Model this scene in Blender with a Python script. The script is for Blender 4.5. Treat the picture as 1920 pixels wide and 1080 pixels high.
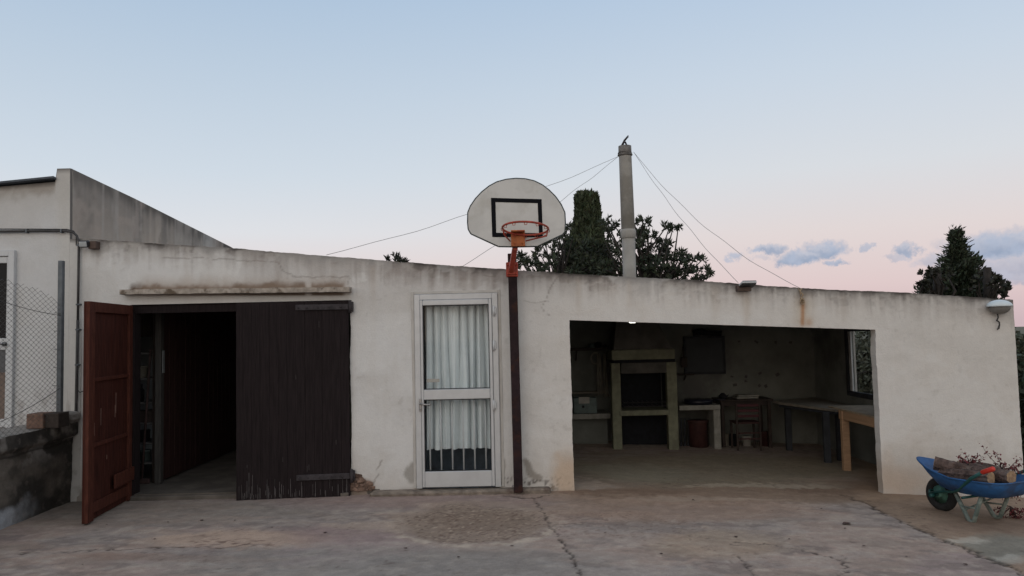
import bpy, bmesh, math, random
import numpy as np
from mathutils import Vector, Matrix, Euler
random.seed(7); np.random.seed(7)
for o in list(bpy.data.objects): bpy.data.objects.remove(o)
SC = bpy.context.scene; COL = SC.collection

# ------------------------------------------------------------------ camera
F = 1450.0; EYE = 1.64; TILT = 0.0586; ROLL = 0.022; D = 8.43
cd = bpy.data.cameras.new('camera'); cam = bpy.data.objects.new('camera', cd); COL.objects.link(cam)
cd.sensor_width = 36; cd.lens = 36 * F / 1920; cd.clip_end = 2000; cd.clip_start = 0.05
RM = (Matrix.Rotation(math.pi/2 + TILT, 3, 'X') @ Matrix.Rotation(-ROLL, 3, 'Z'))
cam.matrix_world = Matrix.Translation((0, 0, EYE)) @ RM.to_4x4()
SC.camera = cam
SC.render.resolution_x = 1024; SC.render.resolution_y = 576
def ray(px, py):
    return RM @ Vector(((px-960)/F, -(py-540)/F, -1.0))
def at(px, py, Y):
    d = ray(px, py); t = Y / d.y
    return Vector((d.x*t, Y, EYE + d.z*t))
RI = np.array(RM.transposed())
def to_px(X, Y, Z):
    X = np.asarray(X, float); Y = np.asarray(Y, float) + 0*X; Z = np.asarray(Z, float) + 0*X
    c = RI @ np.stack([X.ravel(), Y.ravel(), (Z-EYE).ravel()])
    return (960 + F*c[0]/-c[2]).reshape(X.shape), (540 - F*c[1]/-c[2]).reshape(X.shape)
GX = [-30, -6, 0.0, 0.7, 4.0, 5.7, 12, 60]; GZ = [-.06, -.06, -.06, -.065, -.17, -.25, -.5, -1.0]
def gz(x): return np.interp(x, GX, GZ)
def gp(px, py):                     # pixel -> point on the yard
    z = -.1
    for _ in range(12):
        d = ray(px, py); t = (z-EYE)/d.z; z = float(gz(d.x*t))
    return Vector((d.x*t, d.y*t, z))

# ------------------------------------------------------------------ world
def lin(r, g, b):
    f = lambda c: (c/255/12.92) if c/255 <= .04045 else ((c/255+.055)/1.055)**2.4
    return (f(r), f(g), f(b), 1)
W = bpy.data.worlds.new('World'); SC.world = W; W.use_nodes = True
NT = W.node_tree; NT.nodes.clear(); wn = NT.nodes; wl = NT.links
def inp(nt, sock, v):
    if isinstance(v, bpy.types.NodeSocket): nt.links.new(v, sock)
    elif v is not None: sock.default_value = v
def MA(nt, op, a, b=None, c=None, clamp=False):
    n = nt.nodes.new('ShaderNodeMath'); n.operation = op; n.use_clamp = clamp
    inp(nt, n.inputs[0], a); inp(nt, n.inputs[1], b)
    if c is not None: inp(nt, n.inputs[2], c)
    return n.outputs[0]
def MIX(nt, fac, a, b, blend='MIX'):
    n = nt.nodes.new('ShaderNodeMix'); n.data_type = 'RGBA'; n.blend_type = blend
    inp(nt, n.inputs[0], fac); inp(nt, n.inputs[6], a); inp(nt, n.inputs[7], b)
    return n.outputs[2]
def RANGE(nt, v, a, b, c=0., d=1., smooth=True):
    n = nt.nodes.new('ShaderNodeMapRange'); n.interpolation_type = 'SMOOTHSTEP' if smooth else 'LINEAR'
    inp(nt, n.inputs[0], v); n.inputs[1].default_value = a; n.inputs[2].default_value = b
    n.inputs[3].default_value = c; n.inputs[4].default_value = d
    return n.outputs[0]
def NOISE(nt, vec, scale, detail=4, rough=.5, out=0, dist=0):
    n = nt.nodes.new('ShaderNodeTexNoise'); n.inputs['Scale'].default_value = scale
    n.inputs['Detail'].default_value = detail; n.inputs['Roughness'].default_value = rough
    n.inputs['Distortion'].default_value = dist
    if vec is not None: nt.links.new(vec, n.inputs['Vector'])
    return n.outputs[out]
def RAMP(nt, fac, stops):
    n = nt.nodes.new('ShaderNodeValToRGB'); e = n.color_ramp.elements
    while len(e) < len(stops): e.new(.5)
    for i, (p, c) in enumerate(stops): e[i].position = p; e[i].color = c
    inp(nt, n.inputs[0], fac); return n.outputs[0]
tc = wn.new('ShaderNodeTexCoord'); sep = wn.new('ShaderNodeSeparateXYZ'); wl.new(tc.outputs['Generated'], sep.inputs[0])
sx, sy, sz = sep.outputs
ramp_r = RAMP(NT, sz, [(0, lin(200,178,184)), (.05, lin(216,196,199)), (.115, lin(219,208,209)), (.19, lin(211,214,220)),
                       (.30, lin(196,208,222)), (.42, lin(176,196,219)), (.6, lin(176,192,212)), (1, lin(170,182,200))])
ramp_l = RAMP(NT, sz, [(0, lin(208,184,188)), (.07, lin(223,208,209)), (.13, lin(217,219,225)), (.20, lin(203,213,224)),
                       (.30, lin(188,203,219)), (.42, lin(168,190,214)), (.6, lin(176,192,212)), (1, lin(170,182,200))])
azr = RANGE(NT, MA(NT, 'DIVIDE', sx, MA(NT, 'MAXIMUM', sy, .05)), -.45, .45)
sky = MIX(NT, azr, ramp_l, ramp_r)
# brighter, warmer west behind the camera
sky = MIX(NT, RANGE(NT, sy, .2, -.9), sky, RAMP(NT, sz, [(0, (1.0,.88,.77,1)), (.2, (1.0,.96,.90,1)), (.5, (.78,.81,.84,1)), (1, (.45,.5,.56,1))]))
# clouds low over the right-hand horizon
az = MA(NT, 'ARCTAN2', sx, sy); el = MA(NT, 'ARCSINE', sz)
nv = NOISE(NT, tc.outputs['Generated'], 38, 9, .68, 1)
ns = wn.new('ShaderNodeSeparateColor'); wl.new(nv, ns.inputs[0])
az_d = MA(NT, 'ADD', az, MA(NT, 'MULTIPLY', MA(NT, 'SUBTRACT', ns.outputs[0], .5), .065))
el_d = MA(NT, 'ADD', el, MA(NT, 'MULTIPLY', MA(NT, 'SUBTRACT', ns.outputs[1], .5), .032))
CL = [(1376,482,20,8,.75),(1438,468,30,9,.9),(1428,484,16,4,.3),(1500,482,38,13,1),(1538,470,36,15,1),(1568,494,22,6,.9),(1628,463,15,7,.7),
      (1700,468,22,10,.9),(1680,482,22,6,.5),(1755,490,34,12,.55),(1880,462,80,26,1),(1930,448,80,14,1),(1890,505,60,20,.75),(1795,486,40,10,.6),(1935,520,50,12,.6),
      (1590,465,8,3,.3),(2060,470,90,30,.9)]
mask = None; shade = None
for (cx, cy, hw, hh, st) in CL:
    r = ray(cx, cy); a0 = math.atan2(r.x, r.y); e0 = math.asin(r.normalized().z)
    dx = MA(NT, 'DIVIDE', MA(NT, 'SUBTRACT', az_d, a0), hw/F*1.0); dy = MA(NT, 'DIVIDE', MA(NT, 'SUBTRACT', el_d, e0), hh/F)
    dd = MA(NT, 'SQRT', MA(NT, 'ADD', MA(NT, 'MULTIPLY', dx, dx), MA(NT, 'MULTIPLY', dy, dy)))
    m = RANGE(NT, dd, 1.3, .55, 0, st)
    up = MA(NT, 'MULTIPLY', m, RANGE(NT, dy, -.5, .9))
    mask = m if mask is None else MA(NT, 'MAXIMUM', mask, m)
    shade = up if shade is None else MA(NT, 'MAXIMUM', shade, up)
cloudc = MIX(NT, shade, lin(140,156,184), lin(190,192,206))
cloudc = MIX(NT, RANGE(NT, NOISE(NT, tc.outputs['Generated'], 60, 5), .4, .7), cloudc, lin(164,176,200))
sky = MIX(NT, MA(NT, 'MULTIPLY', mask, .97), sky, cloudc)
nish = wn.new('ShaderNodeTexSky'); nish.sky_type = 'NISHITA'; nish.sun_disc = False
nish.sun_elevation = math.radians(3); nish.sun_rotation = math.radians(200)
bg1 = wn.new('ShaderNodeBackground'); wl.new(sky, bg1.inputs[0]); bg1.inputs[1].default_value = .95
bg2 = wn.new('ShaderNodeBackground'); wl.new(nish.outputs[0], bg2.inputs[0]); bg2.inputs[1].default_value = .012
ad = wn.new('ShaderNodeAddShader'); wl.new(bg1.outputs[0], ad.inputs[0]); wl.new(bg2.outputs[0], ad.inputs[1])
wo = wn.new('ShaderNodeOutputWorld'); wl.new(ad.outputs[0], wo.inputs[0])
sd = bpy.data.lights.new('sun', 'SUN'); sd.energy = .25; sd.angle = math.radians(40); sd.color = (1, .88, .78)
so = bpy.data.objects.new('sun', sd); COL.objects.link(so)
so.rotation_euler = Vector((.25, .85, -.5)).to_track_quat('-Z', 'Y').to_euler()
SC.view_settings.view_transform = 'Standard'; SC.view_settings.look = 'None'
SC.view_settings.exposure = 0.10; SC.view_settings.gamma = 1; SC.view_settings.use_curve_mapping = False

# ------------------------------------------------------------------ numpy noise
def vn(x, y, s=0):
    xi = np.floor(x); yi = np.floor(y); xf = x-xi; yf = y-yi
    h = lambda a, b: (lambda t: t-np.floor(t))(np.sin(a*127.1+b*311.7+s*74.7)*43758.5453)
    u = xf*xf*(3-2*xf); v = yf*yf*(3-2*yf)
    return (h(xi,yi)*(1-u)+h(xi+1,yi)*u)*(1-v) + (h(xi,yi+1)*(1-u)+h(xi+1,yi+1)*u)*v
def fbm(x, y, s=0, o=5):
    r = 0; a = .5; t = 0
    for i in range(o):
        r = r + a*vn(x*2**i+i*17.3, y*2**i+i*9.1, s+i); t += a; a *= .55
    return r/t
def ss(a, b, v):
    t = np.clip((v-a)/(b-a), 0, 1); return t*t*(3-2*t)
def seg_dist(px, py, pts):
    d = np.full(px.shape, 1e9)
    for (ax, ay), (bx, by) in zip(pts[:-1], pts[1:]):
        vx, vy = bx-ax, by-ay; t = np.clip(((px-ax)*vx+(py-ay)*vy)/(vx*vx+vy*vy+1e-12), 0, 1)
        d = np.minimum(d, np.hypot(px-ax-t*vx, py-ay-t*vy))
    return d
def mixc(c, m, col): return c*(1-m[..., None]) + np.array(col[:3])*m[..., None]

# ------------------------------------------------------------------ materials
MATS = {}
def mat(name, col, rough=.7, metal=0, var=.15, scale=12, bump=.1, bscale=60, col2=None, stretch=None, alpha=None, emit=None, spec=.4, bdist=.01):
    if name in MATS: return MATS[name]
    m = bpy.data.materials.new(name); m.use_nodes = True; nt = m.node_tree; b = nt.nodes['Principled BSDF']
    t = nt.nodes.new('ShaderNodeTexCoord'); v = t.outputs['Object']
    if stretch:
        mp = nt.nodes.new('ShaderNodeMapping'); mp.inputs['Scale'].default_value = stretch; nt.links.new(v, mp.inputs[0]); v = mp.outputs[0]
    n1 = NOISE(nt, v, scale, 6, .6); f = RANGE(nt, n1, .3, .7)
    lo = tuple(c*(1-var) for c in col[:3]) + (1,); hi = tuple(min(1, c*(1+var)) for c in col[:3]) + (1,)
    c = MIX(nt, f, lo, hi)
    if col2: c = MIX(nt, RANGE(nt, NOISE(nt, v, scale*.45, 6, .65), .5, .64), c, tuple(col2[:3]) + (1,))
    nt.links.new(c, b.inputs['Base Color'])
    b.inputs['Roughness'].default_value = rough; b.inputs['Metallic'].default_value = metal
    b.inputs['Specular IOR Level'].default_value = spec
    if bump:
        bp = nt.nodes.new('ShaderNodeBump'); bp.inputs['Strength'].default_value = bump; bp.inputs['Distance'].default_value = bdist
        nt.links.new(NOISE(nt, v, bscale, 5, .6), bp.inputs['Height']); nt.links.new(bp.outputs[0], b.inputs['Normal'])
    if emit:
        b.inputs['Emission Color'].default_value = emit[0]; b.inputs['Emission Strength'].default_value = emit[1]
    MATS[name] = m; return m
def attr_mat(name, rough=.9, extra=0, fs=90, fv=.12, bump=.35, bscale=45, spec=.25, two=False):
    m = bpy.data.materials.new(name); m.use_nodes = True; nt = m.node_tree; b = nt.nodes['Principled BSDF']
    a = nt.nodes.new('ShaderNodeAttribute'); a.attribute_name = 'Col'
    t = nt.nodes.new('ShaderNodeTexCoord'); v = t.outputs['Object']
    f = RANGE(nt, NOISE(nt, v, fs, 5, .7), .25, .75, 1-fv, 1+fv, False)
    f2 = RANGE(nt, NOISE(nt, v, 7, 6, .65), .3, .7, 1-fv*.5, 1+fv*.5, False)
    vm = nt.nodes.new('ShaderNodeVectorMath'); vm.operation = 'SCALE'; nt.links.new(a.outputs['Color'], vm.inputs[0])
    ff = MA(nt, 'MULTIPLY', f, f2)
    if extra:
        ff = MA(nt, 'MULTIPLY', ff, RANGE(nt, NOISE(nt, v, 24, 9, .78), .3, .7, 1-extra, 1+extra, False))
        ff = MA(nt, 'MULTIPLY', ff, RANGE(nt, NOISE(nt, v, 33, 4, .7), .64, .74, 1, 1-extra*2.2))
        ff = MA(nt, 'MULTIPLY', ff, RANGE(nt, NOISE(nt, v, 41, 4, .75, 0, .5), .66, .76, 1, 1+extra*1.6))
    nt.links.new(ff, vm.inputs['Scale']); nt.links.new(vm.outputs[0], b.inputs['Base Color'])
    b.inputs['Roughness'].default_value = rough; b.inputs['Specular IOR Level'].default_value = spec
    if bump:
        bp = nt.nodes.new('ShaderNodeBump'); bp.inputs['Strength'].default_value = bump; bp.inputs['Distance'].default_value = .012
        h = MA(nt, 'ADD', NOISE(nt, v, bscale, 6, .65), MA(nt, 'MULTIPLY', NOISE(nt, v, 6, 4), 1.6))
        nt.links.new(h, bp.inputs['Height']); nt.links.new(bp.outputs[0], b.inputs['Normal'])
    MATS[name] = m; return m
M_plaster = attr_mat('painted_plaster', .9, .035, 110, .07, .30, 55)
M_ground = attr_mat('yard_concrete', .88, .15, 130, .20, .5, 60)
M_leaf = attr_mat('leaf', .7, 0, 3, .1, 0, 10, .25)
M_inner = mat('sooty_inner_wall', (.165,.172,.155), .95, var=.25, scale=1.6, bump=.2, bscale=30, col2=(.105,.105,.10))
M_white = mat('white_paint_metal', (.52,.53,.54), .45, var=.05, scale=6, bump=.03)
M_alu = mat('aluminium_profile', (.50,.51,.52), .4, .3, var=.05, scale=8, bump=.02)
M_red = mat('red_brown_boards', (.052,.0165,.0118), .75, spec=.15, var=.35, scale=5, bump=.2, bscale=30, col2=(.052,.014,.009), stretch=(6,6,.7))
M_redl = mat('worn_orange_brown_wood', (.076,.0250,.0165), .75, spec=.15, var=.3, scale=9, bump=.2, col2=(.07,.022,.016), stretch=(4,4,.8))
M_black_wood = mat('dark_tarred_boards', (.0165,.0120,.0128), .85, spec=.15, var=.3, scale=7, bump=.3, bscale=40, stretch=(10,10,.5))
M_iron = mat('weathered_iron', (.028,.024,.027), .6, .3, var=.3, scale=20, bump=.15)
M_pole = mat('dark_maroon_paint', (.020,.011,.013), .75, spec=.2, var=.35, scale=14, bump=.15, col2=(.038,.016,.012))
M_hoopred = mat('hoop_red_paint', (.34,.050,.028), .5, var=.25, scale=22, bump=.1, col2=(.26,.05,.02))
M_hoopor = mat('hoop_orange_paint', (.38,.105,.025), .5, var=.25, scale=14, bump=.1, col2=(.30,.06,.02))
M_board = mat('backboard_white', (.53,.525,.505), .5, var=.07, scale=5, bump=.05, col2=(.46,.45,.42))
M_band = mat('backboard_black_band', (.006,.0065,.009), .8, spec=.1, var=.1)
M_galv = mat('galvanised_post', (.11,.125,.14), .5, .5, var=.15, scale=15)
M_wire = mat('wire_grey', (.085,.085,.085), .5, .5, var=.1, bump=0)
M_guy = mat('guy_wire_grey', (.30,.29,.28), .6, .2, var=.1, bump=0)
M_conc = mat('rough_concrete', (.26,.245,.225), .95, var=.2, scale=14, bump=.5, bscale=40, col2=(.17,.155,.14))
M_chim = mat('fibre_cement_pipe', (.30,.285,.26), .9, var=.10, scale=6, bump=.15, bscale=50, col2=(.25,.235,.21))
M_chim_top = mat('sooty_pipe_top', (.15,.14,.13), .9, var=.25, scale=16, bump=.3)
M_ledge = mat('mossy_ledge_stone', (.33,.29,.25), .95, var=.25, scale=16, bump=.6, bscale=30, col2=(.13,.10,.075))
M_brown = mat('brown_box', (.075,.05,.04), .7, var=.2)
M_blackp = mat('black_plastic', (.014,.014,.016), .5, var=.2)
M_cable = mat('black_conduit', (.04,.038,.038), .6, var=.3)
M_glassdark = mat('dark_window_glass', (.010,.012,.015), .15, var=.1, bump=0, spec=.12)
M_brick = mat('terracotta_block', (.17,.105,.08), .9, var=.25, scale=20, bump=.4)
M_brick_d = mat('dark_block_side', (.045,.035,.03), .9, var=.25, scale=20, bump=.4)
M_rust = mat('rusty_iron', (.13,.06,.03), .9, var=.4, scale=30, bump=.4)
M_blue = mat('blue_tray_paint', (.018,.088,.235), .5, var=.25, scale=9, bump=.12, col2=(.022,.060,.145))
M_green = mat('green_frame_paint', (.014,.080,.076), .5, var=.2, scale=14)
M_hub = mat('pale_green_rim', (.13,.30,.24), .55, var=.2, scale=14, col2=(.08,.16,.13))
M_tyre = mat('tyre_rubber', (.018,.018,.018), .85, var=.3, scale=30)
M_leg = mat('scuffed_grey_green_leg', (.19,.22,.195), .7, var=.25, scale=20, col2=(.10,.13,.115))
M_grip = mat('red_grip', (.50,.035,.02), .4, var=.1)
M_bark = mat('log_bark', (.10,.068,.058), .95, var=.5, scale=14, bump=1, bscale=24, col2=(.16,.13,.115), stretch=(1,1,1), bdist=.04)
M_cut = mat('cut_log_end', (.34,.23,.14), .9, var=.3, scale=22, bump=.3, col2=(.22,.14,.09))
M_twig = mat('brown_twig', (.05,.03,.028), .9, var=.3)
M_redleaf = mat('dry_red_leaf', (.12,.022,.025), .7, var=.4, scale=40)
M_trunk = mat('tree_bark', (.028,.023,.020), .95, var=.3, bump=.5)
M_cream = mat('olive_cream_render', (.185,.19,.135), .9, var=.2, scale=8, bump=.3, col2=(.14,.14,.10))
M_hood = mat('sooty_hood_render', (.085,.082,.074), .95, var=.35, scale=3, bump=.2)
M_soot = mat('firebox_soot', (.010,.011,.014), .95, var=.3)
M_pine = mat('new_pine_wood', (.36,.225,.135), .7, var=.15, scale=6, bump=.1, stretch=(1,.2,6))
M_oldtop = mat('grey_table_board', (.24,.215,.18), .8, var=.2, scale=8, bump=.2)
M_darkw = mat('dark_blue_grey_leg', (.030,.033,.040), .8, var=.3, scale=8)
M_brownw = mat('dark_brown_furniture', (.034,.023,.019), .7, var=.3, scale=10)
M_slab = mat('pale_counter_slab', (.25,.245,.22), .85, var=.2, scale=10)
M_teal = mat('faded_teal_tin', (.10,.135,.13), .6, var=.2)
M_paper = mat('pale_label_paper', (.34,.33,.30), .8, var=.1)
M_cloth = mat('dull_cream_cloth', (.25,.235,.195), .95, var=.2, scale=8)
M_bluedark = mat('dark_blue_panel', (.05,.056,.062), .8, var=.15, scale=3)
M_redbox = mat('dark_red_tin', (.055,.022,.020), .7, var=.3)
M_curtain = mat('white_curtain', (.70,.745,.76), .95, var=.05, scale=5, bump=0)
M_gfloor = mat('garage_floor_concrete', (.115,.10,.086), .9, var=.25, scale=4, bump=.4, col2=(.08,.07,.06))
M_lamp = mat('lit_bulb', (.9,.9,.85), .4, emit=((1,.96,.86,1), 6.0), bump=0)
M_shade = mat('grey_lamp_bowl', (.17,.165,.155), .5, var=.1, bump=.03)
M_lampw = mat('pale_blue_white_lamp_top', (.56,.62,.64), .4, var=.05, bump=.03)
M_solar = mat('solar_panel', (.03,.045,.065), .25, var=.1, bump=0)
M_asbestos = mat('grey_roof_sheet', (.075,.085,.10), .9, var=.2)
def glass_mat():
    m = bpy.data.materials.new('door_glass'); m.use_nodes = True; nt = m.node_tree; nt.nodes.clear()
    g = nt.nodes.new('ShaderNodeBsdfGlossy'); g.inputs['Roughness'].default_value = .03
    t = nt.nodes.new('ShaderNodeBsdfTransparent'); t.inputs[0].default_value = (.96,.97,.97,1)
    lw = nt.nodes.new('ShaderNodeLayerWeight'); lw.inputs[0].default_value = .5; fa = MA(nt, 'ADD', MA(nt, 'MULTIPLY', MA(nt, 'POWER', lw.outputs['Facing'], 4.0), .45), .012)
    mx = nt.nodes.new('ShaderNodeMixShader'); o = nt.nodes.new('ShaderNodeOutputMaterial')
    nt.links.new(fa, mx.inputs[0]); nt.links.new(t.outputs[0], mx.inputs[1]); nt.links.new(g.outputs[0], mx.inputs[2]); nt.links.new(mx.outputs[0], o.inputs[0])
    return m
M_glass = glass_mat()

# ------------------------------------------------------------------ builders
class MB:
    def __init__(s): s.v = []; s.f = []; s.sm = []
    def add(s, vs, fs, smooth=False):
        n = len(s.v); s.v += [tuple(v) for v in vs]; s.f += [tuple(i+n for i in f) for f in fs]; s.sm += [smooth]*len(fs); return s
    def box(s, c, d, R=None, bev=0.0, jit=0):
        bm = bmesh.new(); bmesh.ops.create_cube(bm, size=1)
        for v in bm.verts: v.co = Vector((v.co.x*d[0], v.co.y*d[1], v.co.z*d[2]))
        if bev: bmesh.ops.bevel(bm, geom=bm.edges[:], offset=min(bev, min(d)*.4), segments=1, affect='EDGES')
        M = R if R is not None else Matrix.Identity(3)
        bm.verts.index_update()
        vs = [M @ v.co + Vector(c) + (Vector((random.uniform(-jit,jit), random.uniform(-jit,jit), random.uniform(-jit,jit))) if jit else Vector()) for v in bm.verts]
        s.add(vs, [[v.index for v in f.verts] for f in bm.faces]); bm.free(); return s
    def span(s, a, b, bev=0.0):
        a = Vector(a); b = Vector(b); return s.box((a+b)/2, [abs(x) for x in (b-a)], None, bev)
    def bar(s, p, q, w, h, bev=0.0, up=(0,0,1)):
        p = Vector(p); q = Vector(q); z = (q-p).normalized(); x = z.cross(Vector(up))
        if x.length < 1e-3: x = z.cross(Vector((0,1,0)))
        x.normalize(); y = z.cross(x)
        return s.box((p+q)/2, (w, h, (q-p).length), Matrix((x, y, z)).transposed(), bev)
    def tube(s, pts, r, n=8, closed=False, cap=True):
        pts = [Vector(p) for p in pts]; k = len(pts); rs = r if isinstance(r, (list, tuple)) else [r]*k
        vs = []; prev = None
        for i, p in enumerate(pts):
            a = pts[(i-1) % k] if (i or closed) else p; b = pts[(i+1) % k] if (i < k-1 or closed) else p
            t = (b-a).normalized()
            if prev is None:
                x = t.cross(Vector((0,0,1)));  x = x if x.length > 1e-3 else t.cross(Vector((0,1,0)))
            else: x = prev - t*prev.dot(t)
            x.normalize(); prev = x; y = t.cross(x)
            vs += [p + (x*math.cos(2*math.pi*j/n) + y*math.sin(2*math.pi*j/n))*rs[i] for j in range(n)]
        fs = []
        for i in range(k if closed else k-1):
            for j in range(n):
                fs.append((i*n+j, i*n+(j+1) % n, ((i+1) % k)*n+(j+1) % n, ((i+1) % k)*n+j))
        if cap and not closed: fs += [tuple(range(n))[::-1], tuple(range((k-1)*n, k*n))]
        return s.add(vs, fs, True)
    def cyl(s, p, q, r0, r1=None, n=16): return s.tube([p, q], [r0, r1 if r1 is not None else r0], n)
    def prism(s, poly, off):
        n = len(poly); off = Vector(off); a = [Vector(p) for p in poly]
        vs = a + [p+off for p in a]
        return s.add(vs, [tuple(range(n)), tuple(range(n, 2*n))[::-1]] + [(i, i+n, (i+1) % n+n, (i+1) % n) for i in range(n)])
    def build(s, name, m, parent=None, fix=True):
        me = bpy.data.meshes.new(name); me.from_pydata(s.v, [], s.f)
        for p, q in zip(me.polygons, s.sm): p.use_smooth = q
        if fix:
            bm = bmesh.new(); bm.from_mesh(me); bmesh.ops.recalc_face_normals(bm, faces=bm.faces[:]); bm.to_mesh(me); bm.free()
        me.materials.append(m); o = bpy.data.objects.new(name, me); COL.objects.link(o)
        if parent is not None: attach(o, parent)
        return o
def world_loc(o):
    p = Vector(o.location)
    while o.parent: o = o.parent; p += Vector(o.location)
    return p
def attach(o, parent):           # parts are modelled in place; keep them there and move their origin to the parent's
    o.parent = parent; o.location = (0,0,0)
    w = world_loc(parent)
    if w.length > 0: o.data.transform(Matrix.Translation(-w))
def tag(o, label=None, cat=None, group=None, kind=None):
    if label: o['label'] = label
    if cat: o['category'] = cat
    if group: o['group'] = group
    if kind: o['kind'] = kind
    return o
def thing(name, loc, label, cat, group=None):
    o = bpy.data.objects.new(name, None); COL.objects.link(o); o.location = Vector(loc); o.empty_display_size = .1
    return tag(o, label, cat, group)
def solo(mb, name, m, label, cat, group=None):
    o = mb.build(name, m)
    c = Vector((sum(v.co.x for v in o.data.vertices), sum(v.co.y for v in o.data.vertices), 0))/len(o.data.vertices)
    c.z = min(v.co.z for v in o.data.vertices); o.data.transform(Matrix.Translation(-c)); o.location = c
    return tag(o, label, cat, group)
def col_attr(me, cols):
    a = me.color_attributes.new('Col', 'FLOAT_COLOR', 'POINT')
    c = np.ones((len(me.vertices), 4), np.float32); c[:, :3] = np.clip(cols, 0, 1)
    a.data.foreach_set('color', c.ravel())
def grid_mesh(name, X, Y, Z, m, keep=None, cols=None, parent=None, solid=0):
    h, w = X.shape; idx = np.arange(h*w).reshape(h, w)
    q = np.stack([idx[:-1,:-1], idx[:-1,1:], idx[1:,1:], idx[1:,:-1]], -1)
    if keep is not None: q = q[keep]
    q = q.reshape(-1, 4); me = bpy.data.meshes.new(name)
    me.vertices.add(h*w); me.vertices.foreach_set('co', np.stack([X, Y, Z], -1).astype(np.float32).ravel())
    me.loops.add(len(q)*4); me.loops.foreach_set('vertex_index', q.astype(np.int32).ravel())
    me.polygons.add(len(q)); me.polygons.foreach_set('loop_start', np.arange(0, len(q)*4, 4, dtype=np.int32))
    me.update(calc_edges=True); me.materials.append(m)
    if cols is not None: col_attr(me, cols.reshape(-1, 3))
    bm = bmesh.new(); bm.from_mesh(me); bmesh.ops.delete(bm, geom=[v for v in bm.verts if not v.link_faces], context='VERTS')
    if solid:
        bmesh.ops.solidify(bm, geom=bm.faces[:], thickness=solid)
    for f in bm.faces: f.smooth = not solid
    bm.to_mesh(me); bm.free()
    o = bpy.data.objects.new(name, me); COL.objects.link(o)
    if parent is not None: attach(o, parent)
    return o

# ------------------------------------------------------------------ ground
xs = np.concatenate([[-300,-60,-20,-10,-7.5], np.arange(-6.2, 8.2, .02), [9,11,15,25,60,300]])
ys = np.concatenate([[-200,-30,-5,0,2.5,3.8], np.arange(4.4, 9.6, .018), np.arange(9.6, 12.6, .05), [13.5,15,18,25,60,500]])
GXm, GYm = np.meshgrid(xs, ys); base = gz(GXm)
PX, PY = to_px(GXm, np.maximum(GYm, 3.0), base)
n1 = fbm(GXm*1.1, GYm*2.2, 1); n2 = fbm(GXm*3.3, GYm*5.0, 5); n3 = fbm(GXm*12, GYm*12, 9, 4); n4 = fbm(GXm*.55, GYm*.9, 13, 4)
wx = (n2-.5)*60+(n3-.5)*14; wy = (n3-.5)*10+(n1-.5)*22
C = np.zeros(GXm.shape+(3,)); C[:] = (.168,.152,.147)
C = mixc(C, ss(.42,.60,n1)*.8, (.205,.163,.143))
C = mixc(C, ss(.50,.62,n4)*.75, (.182,.150,.152))
C = mixc(C, ss(.53,.64,n2)*.7, (.112,.098,.094)); C = mixc(C, ss(.47,.38,n2)*.35, (.215,.190,.175))
C = mixc(C, ss(.55,.63,n3)*.35, (.235,.215,.19)); strk = fbm(GXm*2.1+n1*4, GYm*5+n2*2, 15, 5); C = mixc(C, ss(.55,.66,strk)*.4, (.21,.19,.18)); C = mixc(C, ss(.45,.36,strk)*.35, (.115,.095,.085))
def blob(cx, cy, rx, ry, e=.35): return 1-ss(1-e, 1+e, np.hypot((PX+wx-cx)/rx, (PY+wy-cy)/ry))
C = mixc(C, blob(260,955,330,30)*.45, (.125,.122,.115))
C = mixc(C, blob(120,930,90,30)*.5, (.10,.10,.095))
C = mixc(C, blob(430,1012,170,14)*.85, (.255,.200,.165)); C = mixc(C, blob(440,1020,90,7)*ss(.55,.75,vn(GXm*30,GYm*30,66))*.75, (.075,.05,.04)); C = mixc(C, blob(330,1048,220,8)*.5, (.15,.105,.085)); C = mixc(C, blob(640,1000,120,22)*.5, (.15,.115,.115)); C = mixc(C, blob(700,985,90,10)*.6, (.24,.205,.175))
C = mixc(C, blob(760,940,260,14)*.5, (.155,.122,.125))
C = mixc(C, blob(1400,925,400,20)*.85, (.135,.100,.074))
C = mixc(C, blob(1330,880,330,30)*.75, (.125,.115,.085))
C = mixc(C, blob(1250,955,260,22)*.6, (.185,.135,.105))
C = mixc(C, blob(1180,925,120,6)*.6, (.11,.078,.06)); C = mixc(C, blob(1330,938,160,4)*.4, (.24,.21,.18)); C = mixc(C, blob(1190,884,110,12)*.45, (.16,.165,.14)); C = mixc(C, blob(1560,918,90,9)*.8, (.10,.072,.055))  # includes the pale grey sheen inside the opening, painted into the floor colour
C = mixc(C, blob(1430,912,150,4)*.5, (.25,.235,.20))
C = mixc(C, blob(1090,912,60,6)*.45, (.27,.245,.22))
C = mixc(C, blob(1350,1020,130,30)*.45, (.21,.165,.12))
C = mixc(C, blob(700,1060,420,34)*.45, (.140,.143,.140))
jt = [(1588,930),(1622,944),(1660,965),(1700,982),(1730,995),(1765,1012),(1800,1022),(1850,1043),(1920,1078),(1990,1110)]
jy = np.interp(PX, [p[0] for p in jt], [p[1] for p in jt])
right = ss(-3, 3, jy-PY+wy*.25)*ss(1585, 1640, PX)
C = mixc(C, right*.8, (.150,.112,.082))
C = mixc(C, right*blob(1880,1030,70,26)*.8, (.115,.120,.108))
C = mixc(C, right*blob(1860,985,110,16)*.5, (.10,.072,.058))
C = mixc(C, blob(1815,1016,34,7)*.55, (.28,.275,.25))
C = mixc(C, blob(1900,1052,34,8)*.4, (.27,.275,.26))
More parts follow.
